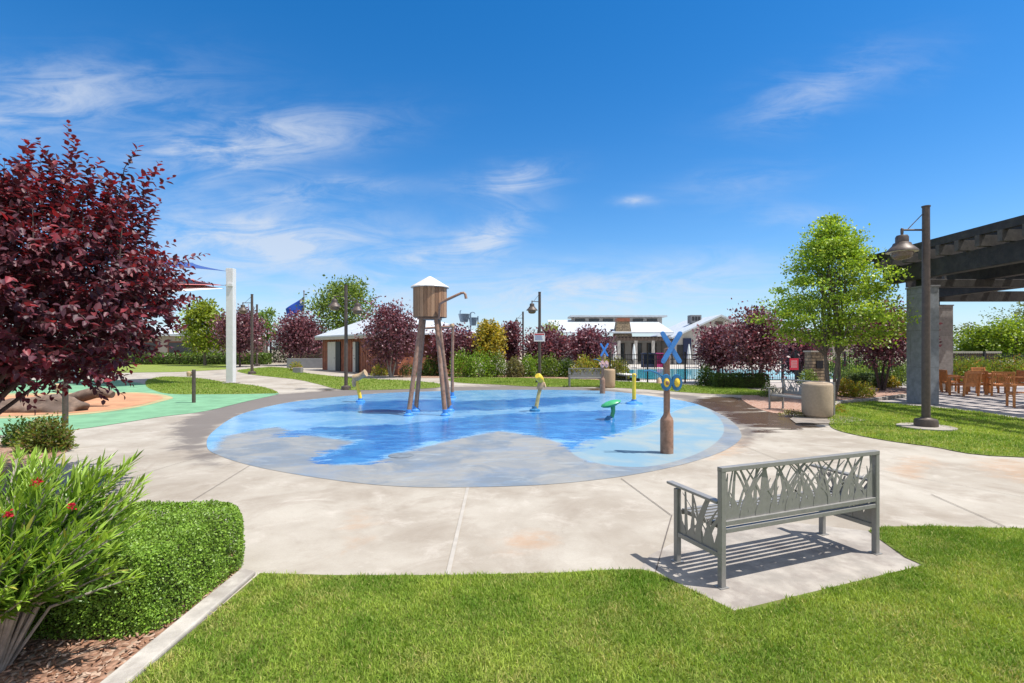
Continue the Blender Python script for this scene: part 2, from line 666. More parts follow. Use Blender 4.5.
def mulch_material(name, c1, c2, c3, scale=28):
    m = bpy.data.materials.new(name)
    m.use_nodes = True
    t = NT(m.node_tree)
    b = t.n['Principled BSDF']
    pos = t.add('ShaderNodeTexCoord').outputs['Object']
    vo = t.add('ShaderNodeTexVoronoi')
    t.l.new(pos, vo.inputs['Vector'])
    vo.inputs['Scale'].default_value = scale
    s = t.add('ShaderNodeSeparateColor')
    t.l.new(vo.outputs['Color'], s.inputs[0])
    c = t.mix(s.outputs[0], c1, c2)
    c = t.mix(t.ramp01(s.outputs[1], .6, .9), c, c3)
    t.l.new(c, b.inputs['Base Color'])
    b.inputs['Roughness'].default_value = .9
    t.l.new(t.bump(t.math('SUBTRACT', 1.0, vo.outputs['Distance']), .9, .03), b.inputs['Normal'])
    return m


M_CONC = concrete_material()
M_PAD = paint_material()
M_LAWN = lawn_material('lawn_thatch', (.15, .22, .035), (.25, .31, .065), (.33, .28, .12), .5)
M_LAWN_FAR = lawn_material('lawn_far_grass', (.15, .205, .034), (.235, .29, .065), (.33, .30, .125), .45)
M_MULCH = mulch_material('bark_mulch', (.20, .10, .06), (.33, .19, .125), (.42, .30, .22))
M_GRAVEL = mulch_material('red_gravel', (.30, .155, .10), (.40, .23, .165), (.48, .35, .28), 34)
M_SOIL = pmat('desert_soil', (.33, .27, .20), .95, var=.2, nscale=.4, bump=.3, bscale=8)
M_GREENRUB = pmat('green_rubber', (.15, .305, .18), .9, var=.16, nscale=1.6, bump=.4, bscale=120, spec=.2)
M_ORANGERUB = pmat('orange_rubber', (.43, .225, .125), .9, var=.16, nscale=1.6, bump=.4, bscale=120, spec=.2)
M_TANRUB = pmat('tan_rubber', (.36, .30, .16), .9, var=.16, nscale=1.6, bump=.4, bscale=120, spec=.2)
M_JOINT = pmat('joint_dirt', (.12, .10, .085), .95, var=.3)
M_JOINTGREY = pmat('damp_slab_concrete', (.21, .18, .15), .7, var=.25, nscale=4, bump=.2, bscale=60)
M_CURB = pmat('curb_concrete', (.315, .285, .25), .85, var=.2, nscale=5, bump=.3, bscale=80, col2=(.23, .20, .175))
M_BENCH = pmat('bench_grey_metal', (.245, .237, .224), .42, metal=.2, var=.06, nscale=30, spec=.5)
M_LAMP = pmat('lamp_bronze_metal', (.085, .064, .053), .5, metal=.2, var=.2, nscale=12, bump=.1, bscale=90)
M_LAMPGLASS = pmat('lamp_bowl', (.13, .095, .075), .25, var=.1)
M_LAMPIN = pmat('lamp_shade_lining', (.62, .55, .47), .5, var=.1)
M_RUSTPIPE = pmat('brown_painted_pipe', (.235, .13, .085), .5, var=.25, nscale=14, bump=.15, bscale=70, col2=(.30, .185, .13))
M_BLUE = pmat('blue_paint', (.045, .21, .56), .38, var=.10, nscale=12)
M_BLUEDK = pmat('teal_blue_paint', (.018, .135, .30), .4, var=.15, nscale=14)
M_YELLOW = pmat('yellow_paint', (.72, .52, .045), .42, var=.12, nscale=12)
M_YELLOWDULL = pmat('faded_yellow_paint', (.52, .42, .17), .55, var=.25, nscale=14)
M_GREEN = pmat('green_paint', (.045, .33, .13), .38, var=.12, nscale=10)
M_TAN = pmat('tan_fibreglass', (.42, .29, .165), .6, var=.2, nscale=18, bump=.2, bscale=40)
M_PINK = pmat('faded_pink_paint', (.62, .38, .36), .5, var=.12)
M_WHITE = pmat('white_painted_metal', (.60, .605, .60), .45, var=.05, nscale=4)
M_ROOF = pmat('white_metal_roof', (.50, .535, .57), .45, metal=.1, var=.06, nscale=2)
M_CANROOF = pmat('tank_roof_metal', (.62, .58, .53), .5, metal=.1, var=.12, nscale=6)
M_CAN = pmat('beige_cast_stone', (.37, .285, .20), .85, var=.08, nscale=20, bump=.35, bscale=160)
M_PERG = pmat('dark_stained_timber', (.027, .024, .023), .75, var=.35, nscale=6, bump=.4, bscale=25, col2=(.045, .041, .037))
M_PERGLITE = pmat('weathered_timber', (.07, .062, .055), .8, var=.3, nscale=6, bump=.3, bscale=25)
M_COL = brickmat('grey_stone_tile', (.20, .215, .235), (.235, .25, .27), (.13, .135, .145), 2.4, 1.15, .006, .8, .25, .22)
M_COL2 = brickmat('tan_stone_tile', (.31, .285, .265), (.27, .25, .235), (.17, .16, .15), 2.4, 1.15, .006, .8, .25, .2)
M_TEAK = pmat('teak_wood', (.48, .185, .05), .55, var=.22, nscale=9, bump=.15, bscale=50)
M_STUCCO = pmat('beige_stucco', (.42, .38, .32), .9, var=.07, nscale=1.5, bump=.2, bscale=40)
M_STUCCOG = pmat('pale_stucco', (.40, .375, .345), .9, var=.07, nscale=1.5, bump=.2, bscale=40)
M_STONE = brickmat('ledge_stone', (.36, .27, .17), (.22, .165, .11), (.10, .08, .06), .42, .16, .02, .9, .8, .45)
M_WOODWALL = pmat('red_brown_siding', (.25, .085, .045), .75, var=.3, nscale=3, bump=.3, bscale=20)
M_DOOR = pmat('pale_grey_door', (.50, .47, .42), .6, var=.06)
M_GLASS = pmat('dark_window_glass', (.03, .037, .045), .12, var=.3, nscale=1.5)
M_DARK = pmat('shaded_doorway', (.02, .02, .022), .6, var=.3)
M_BLACK = pmat('black_fence_metal', (.022, .022, .026), .5, metal=.3, var=.1)
M_FASCIA = pmat('brown_fascia', (.10, .07, .055), .7, var=.2)
M_POOLDECK = pmat('pale_pool_deck', (.42, .39, .35), .85, var=.1, nscale=1)
M_POOL = pmat('pool_water', (.05, .36, .46), .08, var=.15, nscale=2, bump=.15, bscale=3)
M_BARK = pmat('grey_bark', (.155, .125, .10), .9, var=.3, nscale=14, bump=.7, bscale=40)
M_PALEBARK = pmat('pale_bark', (.29, .25, .22), .9, var=.25, nscale=14, bump=.5, bscale=40)
M_DARKBARK = pmat('dark_bark', (.075, .05, .045), .9, var=.3, nscale=14, bump=.6, bscale=40)
M_ROCK = pmat('brown_rock', (.17, .115, .085), .9, var=.4, nscale=5, bump=1.0, bscale=9, col2=(.10, .07, .055))
M_CLOTHW = pmat('white_canvas', (.72, .70, .67), .9, var=.06)
M_NAVY = pmat('navy_canvas', (.02, .028, .07), .85, var=.15)
M_PINKCLOTH = pmat('magenta_canvas', (.52, .05, .20), .85, var=.12)
M_SAILB = pmat('blue_sail_fabric', (.02, .065, .24), .85, var=.08)
M_SAILR = pmat('red_sail_fabric', (.52, .16, .15), .85, var=.08)
M_SAILW = pmat('white_sail_fabric', (.70, .68, .64), .85, var=.08)
M_FLAG = pmat('flag_blue_fabric', (.01, .06, .36), .8, var=.1, nscale=3)
M_REDSIGN = pmat('red_sign_face', (.62, .035, .07), .5, var=.05)
M_SALMON = pmat('salmon_sign_face', (.55, .17, .12), .5, var=.08)
M_SIGNW = pmat('white_sign_face', (.78, .78, .78), .5, var=.03)
M_SIGNB = pmat('sign_blue_print', (.04, .07, .28), .5, var=.05)
M_SIGNR = pmat('sign_red_print', (.50, .03, .04), .5, var=.05)
M_BUCKET = pmat('blue_grey_bucket', (.19, .27, .36), .5, var=.15)
M_GREYWALL = pmat('grey_block_wall', (.20, .20, .21), .9, var=.1, nscale=2, bump=.2, bscale=20)
M_STAVE = attrmat('weathered_stave_wood', .7, .3, .35, 14, .2, (3, 3, .5))
M_PURPLE = leafmat('purple_leaf', .24, .50, (2.2, .6, .5), .42)
M_PURPLEF = leafmat('purple_leaf_far', .28, .45, (1.5, .75, .7), .6)
M_LEAF = leafmat('green_leaf', .38, .45)
M_BOX = leafmat('boxwood_leaf', .28, .45)
M_OLE = leafmat('oleander_leaf', .30, .38, (1.2, 1.2, .5), .5)
M_GRASS = leafmat('grass_blade', .30, .6, (1.2, 1.15, .5), .2)
M_PETAL = leafmat('red_petal', .3, .6, (1.3, .7, .7), .2)

# ------------------------------------------------------------------ the ground
sheet('ground', [(-1500, -300), (1500, -300), (1500, 3000), (-1500, 3000)], 0.0, M_SOIL)

# concrete plaza with stain masks
xs = np.concatenate([np.linspace(-45, -10, 12), np.arange(-9.9, 12, .1), np.linspace(12.1, 40, 10)])
ys = np.concatenate([np.linspace(-8, 2, 4), np.arange(2.1, 23, .1), np.linspace(23.2, 62, 14)])
XX, YY = np.meshgrid(xs, ys)
wetp = [gp([(684, 402), (712, 396.5), (766, 398), (778, 404), (764, 413), (706, 412)]),
        gp([(716, 413.5), (760, 411), (800, 415), (840, 421), (806, 431), (762, 428), (735, 423)]),
        gp([(748, 430), (776, 429.5), (775, 433), (752, 434)]),
        gp([(318, 389), (332, 388.5), (336, 391), (322, 391.5)]),
        gp([(285, 411), (300, 409.5), (302, 412), (288, 414)]), gp([(585, 389), (602, 388), (606, 390.3), (590, 390.8)])]
dirtp = [gp([(178, 421), (210, 408), (278, 394), (340, 390), (440, 387), (440, 391), (380, 393.5), (300, 401), (248, 413), (219, 430), (210, 447), (226, 466), (200, 464), (176, 452), (170, 436)]),
         gp([(640, 392), (700, 396), (745, 415), (765, 432), (742, 447), (738, 430), (722, 414), (690, 401)]),
         gp([(440, 387), (520, 386), (600, 388), (650, 394), (600, 391.5), (520, 390), (440, 391)])]
rustp = [gp([(882, 462), (930, 452), (948, 466), (920, 482), (884, 478)]), gp([(965, 455), (1060, 462), (1060, 490), (980, 478)]),
         gp([(470, 535), (545, 530), (570, 548), (500, 556)]), gp([(330, 515), (370, 505), (380, 540), (340, 556)]),
         gp([(700, 440), (760, 436), (750, 455), (705, 462)])]
mk = np.zeros((*XX.shape, 3))
for p in wetp:
    mk[..., 0] = np.maximum(mk[..., 0], soft(p, XX, YY, .35))
for p in dirtp:
    mk[..., 1] = np.maximum(mk[..., 1], soft(p, XX, YY, .45))
for p in rustp:
    mk[..., 2] = np.maximum(mk[..., 2], soft(p, XX, YY, .4))
ny, nx = XX.shape
idx = np.arange(ny * nx).reshape(ny, nx)
quads = np.stack([idx[:-1, :-1], idx[:-1, 1:], idx[1:, 1:], idx[1:, :-1]], -1).reshape(-1, 4)
o = mesh_np('plaza', np.stack([XX, YY, np.full_like(XX, .004)], -1).reshape(-1, 3), quads, M_CONC, col=mk.reshape(-1, 3))
tag(o, kind='structure')

# splash pad
pad = smooth_poly(gp([(207, 447), (214, 431), (245, 413), (300, 401), (380, 393.5), (450, 391), (520, 390), (600, 391), (650, 396), (692, 403),
                      (725, 417), (741, 433), (733, 446), (700, 460), (640, 474), (560, 484), (480, 487.5), (400, 487), (330, 480), (260, 468), (222, 457)]), 6)
deep1 = smooth_poly(gp([(276, 438), (300, 430), (345, 427), (400, 424.5), (470, 416.5), (560, 412), (640, 411), (652, 419), (636, 426.5), (617, 434), (590, 441),
                        (571, 451), (557, 441), (530, 434), (499, 431), (461, 437), (430, 443), (411, 449), (367, 462), (330, 464), (312, 459), (352, 441), (317, 435)]), 5)
deep2 = smooth_poly(gp([(290, 411.5), (342, 404), (405, 400), (470, 401), (540, 398), (590, 397), (588, 403), (520, 408), (450, 412), (367, 412)]), 5)
lobe = smooth_poly(gp([(571, 451), (586, 441), (617, 434), (650, 424), (680, 409), (700, 406), (718, 417), (724, 431), (712, 446), (684, 459), (648, 467), (612, 466), (585, 460)]), 5)
greyp = gp([(230, 436), (275, 428), (300, 436), (318, 438), (352, 443), (308, 460), (330, 467), (370, 465), (415, 451), (461, 439), (499, 432), (530, 436), (557, 443),
            (571, 453), (585, 463), (612, 466), (648, 467), (684, 459), (712, 446), (724, 431), (718, 417), (700, 405), (712, 404), (735, 414), (760, 432), (750, 452), (700, 470), (640, 482), (560, 490), (480, 492), (330, 487), (262, 474), (228, 462), (215, 455)])
px_, py_ = np.array(pad).T
gx = np.arange(px_.min() - .1, px_.max() + .15, .06)
gy = np.arange(py_.min() - .1, py_.max() + .15, .06)
X2, Y2 = np.meshgrid(gx, gy)
ins = inside(pad, X2, Y2)
m2 = np.stack([np.maximum(soft(deep1, X2, Y2, .55), soft(deep2, X2, Y2, .7)), soft(lobe, X2, Y2, .10), soft(greyp, X2, Y2, .25)], -1)
ny, nx = X2.shape
idx = np.arange(ny * nx).reshape(ny, nx)
q = np.stack([idx[:-1, :-1], idx[:-1, 1:], idx[1:, 1:], idx[1:, :-1]], -1).reshape(-1, 4)
keep = ins.ravel()[q].all(1)
q = q[keep]
used = np.unique(q)
remap = -np.ones(ny * nx, int)
remap[used] = np.arange(len(used))
vv = np.stack([X2, Y2, np.full_like(X2, .008)], -1).reshape(-1, 3)[used]
# pull the boundary vertices of the grid onto the outline so the edge is clean
cnt = np.zeros(ny * nx, int)
np.add.at(cnt, q.ravel(), 1)
bd = cnt[used] < 4
P = np.array(pad)
A, B = np.roll(P, 1, 0), P
bp = vv[bd][:, :2]
AB = B - A
tt = np.clip(((bp[:, None] - A[None]) * AB[None]).sum(-1) / ((AB ** 2).sum(-1)[None] + 1e-9), 0, 1)
near = A[None] + tt[..., None] * AB[None]
k = ((near - bp[:, None]) ** 2).sum(-1).argmin(1)
vv[bd, :2] = near[np.arange(len(bp)), k]
o = mesh_np('splash_pad', vv, remap[q], M_PAD, col=m2.reshape(-1, 3)[used])
tag(o, kind='structure')

# control joints in the plaza
jb = MB()
def joint(p0, p1, wd):
    a, b = Vector((*G(*p0), .0135)), Vector((*G(*p1), .0135))
    d = (b - a).normalized()
    s = Vector((-d.y, d.x, 0)) * wd / 2
    jb.raw([a - s, a + s, b + s, b - s], [(0, 1, 2, 3)])
joint((621, 479), (671, 516), .009)
joint((672, 516), (654, 579), .009)
joint((931, 495), (1006, 528), .009)
joint((742, 446), (880, 500), .006)
joint((208, 455), (60, 500), .006)
joint((250, 466), (130, 540), .006)
joint((830, 462), (1060, 505), .006)
tag(jb.build('control_joint', M_JOINT), kind='structure')
jb = MB()
joint((467.8, 488.5), (447.8, 576), .035)
tag(jb.build('joint_sealant', pmat('joint_sealant', (.36, .33, .29), .8, var=.1)), kind='structure')
for v in jb.v:
    pass

# rubber play surface
green = smooth_poly([G(-140, 432)] + gp([(0, 436), (74, 430), (117, 424), (162, 417), (205, 411.5), (245, 402), (279, 394), (262, 393.6), (215, 394.3), (170, 394), (150, 389), (143, 384), (110, 380), (40, 380)]) + [G(-140, 381)], 5)
sheet('rubber_play_surface', green, .012, M_GREENRUB)
sheet('tan_rubber_border', smooth_poly([G(-90, 419)] + gp([(0, 419), (50, 417), (98, 413.5), (138, 407.5), (165, 401), (173, 398), (160, 394.5), (137, 392.7), (100, 393)]) + [G(0, 394), G(-90, 396)], 5), .016, M_TANRUB)
sheet('orange_rubber_surface', smooth_poly([G(-90, 417.5)] + gp([(0, 417), (49, 415), (98, 411.8), (137, 406), (158, 400.5), (163, 398), (155, 395.5), (137, 393.8), (100, 394.5)]) + [G(0, 396), G(-90, 398)], 5), .020, M_ORANGERUB)

# lawns
pad_front = [(640, 571), (656, 574), (735, 613), (923, 567), (905, 559), (880, 541), (868, 532)]
lawn_front = gp([(260, 575), (330, 577), (445, 577), (560, 574.5), (610, 571.5)] + pad_front + [(884, 528), (930, 527.5), (1024, 530)]) + [(6.5, 4.85), (9, 5.2), (9, -4), (-1.93, -4), (-1.93, 2.5)]
lawn_right = smooth_poly(gp([(828, 423), (838, 431), (880, 440), (930, 447), (1024, 458)]) + [(13, 8.0), (14, 9.5), (13.6, 11.6)] + gp([(1024, 419.5), (990, 414), (940, 408.5), (905, 405.5), (870, 402), (838, 405), (826, 412)]), 5)
lawn_left = smooth_poly(gp([(146, 386), (155, 391), (172, 394.3), (215, 394.6), (262, 394), (278, 393), (268, 388.5), (252, 385.5), (227, 382.8), (195, 378), (165, 377), (148, 380)]), 5)
lawn_mid = smooth_poly(gp([(237, 371), (252, 368.6), (272, 367.3), (288, 368.5), (300, 372), (320, 375), (355, 378.3), (409, 381), (440, 384), (439, 387.6), (409, 389.3), (345, 390), (319, 384.6), (295, 379.5), (252, 374.8)]), 4)
lawn_back = smooth_poly(gp([(452, 378.5), (500, 378), (573, 379.5), (628, 382), (680, 385), (720, 387), (764, 391.5), (764, 395.5), (720, 394.5), (680, 392.3), (640, 389.3), (600, 387.4), (573, 387.2), (532, 386.8), (500, 385), (456, 382.6)]), 4)
lawn_far = gp([(60, 364.5), (227, 364.5), (226, 369.5), (180, 372), (60, 374)])
for nm, p, m, z in (('front_lawn', lawn_front, M_LAWN, .016), ('right_lawn', lawn_right, M_LAWN, .016), ('left_lawn', lawn_left, M_LAWN_FAR, .018),
                    ('middle_lawn', lawn_mid, M_LAWN_FAR, .018), ('back_lawn', lawn_back, M_LAWN_FAR, .018), ('far_lawn', lawn_far, M_LAWN_FAR, .018)):
    sheet(nm, p, z, m)

# planting beds
bed_front = [(-2.07, -4), (-2.07, 3.82), (-2.25, 4.15), (-2.7, 4.3), (-3.4, 4.5), (-4.8, 5.2), (-6, 6.3), (-7.0, 7.55), (-7.55, 8.6), (-9, 9.2), (-14, 9.4), (-14, -4)]
sheet('mulch_bed', bed_front, .016, M_MULCH)
bed_right = smooth_poly(gp([(742, 396), (770, 395), (800, 392), (850, 389), (905, 388), (905, 396), (872, 401), (838, 404), (826, 411), (800, 413), (772, 413), (748, 404)]), 5)
sheet('gravel_bed', bed_right, .012, M_GRAVEL)
bed_back = gp([(380, 373), (454, 373), (640, 375.5), (640, 381.5), (573, 379.4), (500, 377.9), (440, 378), (400, 377.5)])
sheet('shrub_bed', bed_back, .012, M_MULCH)
sheet('pool_deck', [(5, 26.3), (17.2, 26.3), (25, 38), (34, 61), (5, 61)], .012, M_POOLDECK)
sheet('pool_water', smooth_poly([(7.6, 29.5), (12, 28.6), (17, 28.8), (21, 30), (23, 36), (21, 43), (14, 44.5), (9, 42), (7.6, 36)], 5), .020, M_POOL)
pav = [(12.3, 11.9), (13.4, 11.2), (40, 9), (40, 27), (12, 27), (11.8, 21), (12.0, 17)]
M_PAVER = brickmat('grey_pavers', (.33, .29, .27), (.40, .355, .33), (.22, .20, .19), .4, .2, .012, .85, .2, .15)
far_r = [(17.3, 25.5), (45, 25.5), (60, 60), (34.2, 61)]
sheet('right_planting', far_r, .008, M_LAWN_FAR)
sheet('patio', pav, .010, pmat('patio_paving', (.36, .32, .30), .85, var=.14, nscale=4, bump=.2, bscale=30))

# bench pad
bp_ = gp([(640, 571), (656, 574), (735, 613), (923, 567), (905, 559), (880, 541), (868, 532), (800, 524), (700, 530), (650, 556)])
sheet('bench_pad', bp_, .010, M_CURB)
sheet('bin_slab', gp([(790, 419.5), (800, 414.5), (850, 417), (868, 421), (836, 424.5), (796, 424)]), .022, M_JOINTGREY)
# mow curb
cb = MB()
cb.prism([(-2.07, -4), (-1.94, -4), (-1.93, 3.77), (-2.07, 3.83)], 0.0, .036)
tag(cb.build('mow_curb', pmat('pale_curb', (.40, .37, .33), .85, var=.2, nscale=6, bump=.35, bscale=80, col2=(.28, .25, .22)), bevel=.012), kind='structure')
# edging stones of the gravel bed
cb = MB()
ed = gp([(826, 412), (838, 404.5), (872, 401.5), (905, 397)])
for a, b in zip(ed[:-1], ed[1:]):
    n = max(1, int(math.dist(a, b) / .3))
    for i in range(n):
        t = (i + .5) / n
        cb.box((a[0] + (b[0] - a[0]) * t, a[1] + (b[1] - a[1]) * t, .05), (.26, .16, .11 + .03 * random.random()), math.atan2(b[1] - a[1], b[0] - a[0]) + random.uniform(-.2, .2))
tag(cb.build('stone_edging', M_CURB, bevel=.02), kind='structure')


# ------------------------------------------------------------------ grass blades
def grass(name, poly, n, length, width, xlim, ylim, z=.016, palette=((.13, .245, .022), (.385, .485, .08), (.60, .50, .21)), parent=None, seed=1, power=1.0):
    r = np.random.default_rng(seed)
    X = r.uniform(*xlim, n)
    # denser near the viewer
    Y = ylim[0] + (ylim[1] - ylim[0]) * r.random(n) ** power
    k = inside(poly, X, Y)
    X, Y = X[k], Y[k]
    # thinner, ragged growth along the edges
    de = dist_edge(poly, X, Y)
    k = de > (.05 * vnoise(X, Y, .11, 21) + .035 * vnoise(X, Y, .035, 22) - .02) * min(1.6, length / .04)
    X, Y = X[k], Y[k]
    n = len(X)
    L = length * r.uniform(.55, 1.25, n) * (.75 + .5 * vnoise(X, Y, .23, 3))
    a = r.uniform(0, 2 * np.pi, n)
    lean = r.uniform(.25, 1.2, n)
    la = r.uniform(0, 2 * np.pi, n)
    wv = np.stack([np.cos(a), np.sin(a), np.zeros(n)], -1) * (width * r.uniform(.6, 1.3, n) / 2)[:, None]
    base = np.stack([X, Y, np.full(n, z)], -1)
    dirv = np.stack([np.cos(la) * np.sin(lean), np.sin(la) * np.sin(lean), np.cos(lean)], -1)
    mid = base + np.stack([dirv[:, 0] * .3, dirv[:, 1] * .3, dirv[:, 2] * .55], -1) * L[:, None]
    tip = base + dirv * L[:, None]
    V = np.empty((n, 5, 3))
    V[:, 0], V[:, 1] = base - wv, base + wv
    V[:, 2], V[:, 3] = mid + wv * .8, mid - wv * .8
    V[:, 4] = tip
    b = np.arange(n)[:, None] * 5
    faces = np.concatenate([b + np.array([[0, 1, 2]]), b + np.array([[0, 2, 3]]), b + np.array([[3, 2, 4]])])
    tone = np.clip(.75 * vnoise(X, Y, .30, 5) + .5 * vnoise(X, Y, .08, 6) + .5 * vnoise(X, Y, 1.1, 7) - .40 + r.normal(0, .2, n), 0, 1)
    straw = np.clip((vnoise(X, Y, .6, 8) * .5 + vnoise(X, Y, .17, 9) * .5 - .52) * 2.8, 0, 1) * (r.random(n) < .45)
    straw = np.maximum(straw, (r.random(n) < .06) * .8)
    c = np.array(palette[0]) * (1 - tone)[:, None] + np.array(palette[1]) * tone[:, None]
    c = c * (1 - straw * .8)[:, None] + np.array(palette[2]) * (straw * .8)[:, None]
    col = np.repeat(c, 5, 0)
    o = mesh_np(name, V.reshape(-1, 3), faces, M_GRASS, col=col)
    tag(o, kind='stuff')
    return o


o = grass('front_grass', lawn_front, 450000, .034, .0052, (-1.95, 6.2), (1.7, 5.2), seed=2, power=1.25)
tag(o, 'sunlit mown grass of the front lawn around the bench pad', 'grass')
o = grass('right_grass', lawn_right, 120000, .055, .012, (6, 14), (7.5, 17), seed=3)
tag(o, 'mown grass of the right lawn around the lamp post', 'grass')
fp = ((.145, .24, .028), (.25, .345, .055), (.38, .35, .12))
o = grass('left_grass', lawn_left, 60000, .07, .022, (-24, -9), (18, 33), seed=4, palette=fp)
tag(o, 'grass of the lawn beside the green rubber surface', 'grass')
o = grass('back_grass', lawn_back, 90000, .07, .022, (-5, 11), (18, 32), seed=5, palette=fp)
tag(o, 'grass of the strip behind the splash pad', 'grass')
o = grass('middle_grass', lawn_mid, 120000, .08, .025, (-28, -2), (20, 50), seed=6, palette=fp)
tag(o, 'grass between the curving path and the brown building', 'grass')

# mulch chips in the near bed
r = np.random.default_rng(11)
n = 5200
X = r.uniform(-4.6, -2.08, n)
Y = r.uniform(1.8, 4.4, n)
k = inside(bed_front, X, Y)
X, Y = X[k], Y[k]
n = len(X)
base = np.array([[-1, -.5, 0], [1, -.45, 0], [.9, .5, .1], [-.85, .55, .08], [-.8, -.4, .5], [.8, -.3, .55], [.7, .4, .6], [-.7, .4, .5]])
sz = r.uniform(.007, .018, n)[:, None, None] * np.stack([r.uniform(.8, 1.6, n), r.uniform(.5, .9, n), r.uniform(.4, .9, n)], -1)[:, None, :]
V = base[None] * sz + r.normal(0, .0015, (n, 8, 3))
a, tl = r.uniform(0, 6.28, n), r.normal(0, .4, n)
ca, sa, c2, s2 = np.cos(a)[:, None], np.sin(a)[:, None], np.cos(tl)[:, None], np.sin(tl)[:, None]
x, y, z = V[..., 0], V[..., 1], V[..., 2]
x, z = x * c2 - z * s2, x * s2 + z * c2
V = np.stack([x * ca - y * sa + X[:, None], x * sa + y * ca + Y[:, None], z + .02 + r.uniform(0, .012, n)[:, None]], -1)
fq = np.array([(0, 3, 2, 1), (4, 5, 6, 7), (0, 1, 5, 4), (1, 2, 6, 5), (2, 3, 7, 6), (3, 0, 4, 7)])
faces = (np.arange(n)[:, None, None] * 8 + fq[None]).reshape(-1, 4)
pal = np.array([(.27, .14, .085), (.36, .215, .145), (.22, .11, .065), (.44, .31, .23)])
col = np.repeat(pal[r.integers(0, 4, n)] * r.uniform(.75, 1.2, n)[:, None], 8, 0)
o = mesh_np('bark_chips', V.reshape(-1, 3), faces, attrmat('bark_chip', .9, .2, .2, 90, .1), col=col)
tag(o, 'reddish brown bark chips under the oleander', 'mulch', kind='stuff')


# ------------------------------------------------------------------ foliage
def unit(v):
    return v / (np.linalg.norm(v, axis=-1, keepdims=True) + 1e-9)


def leaves(pos, axis, nrm, length, width, col, shape='ovate', fold=.25):
    """leaf mesh arrays: verts, quad faces, colours"""
    n = len(pos)
    axis = unit(axis)
    side = unit(np.cross(axis, nrm))
    nn = np.cross(side, axis)
    L, Wd = length[:, None], width[:, None] / 2
    up = nn * Wd * fold * 2
    if shape == 'ovate':
        st = ((.0, 0, 0), (.30, .95, 1), (.68, .72, .8), (1.0, 0, -.3), (.68, -.72, .8), (.30, -.95, 1))
    else:
        st = ((.0, 0, 0), (.35, 1, .6), (.7, .75, .2), (1.0, 0, -1.0), (.7, -.75, .2), (.35, -1, .6))
    V = np.empty((n, 6, 3))
    for i, (l, s, u) in enumerate(st):
        V[:, i] = pos + axis * L * l + side * Wd * s + up * u
    b = np.arange(n)[:, None] * 6
    faces = np.concatenate([b + np.array([[0, 1, 2, 3]]), b + np.array([[0, 3, 4, 5]])])
    return V.reshape(-1, 3), faces, np.repeat(col, 6, 0)


def leaf4(pos, axis, nrm, length, width, col):
    n = len(pos)
    axis = unit(axis)
    side = unit(np.cross(axis, nrm))
    L, Wd = length[:, None], width[:, None] / 2
    V = np.empty((n, 4, 3))
    V[:, 0] = pos
    V[:, 1] = pos + axis * L * .45 + side * Wd
    V[:, 2] = pos + axis * L
    V[:, 3] = pos + axis * L * .45 - side * Wd
    return V.reshape(-1, 3), np.arange(n * 4).reshape(n, 4), np.repeat(col, 4, 0)


def pal_mix(r, n, palette, w=None):
    p = np.array(palette)
    i = r.choice(len(p), n, p=w)
    return p[i] * r.uniform(.78, 1.22, n)[:, None]


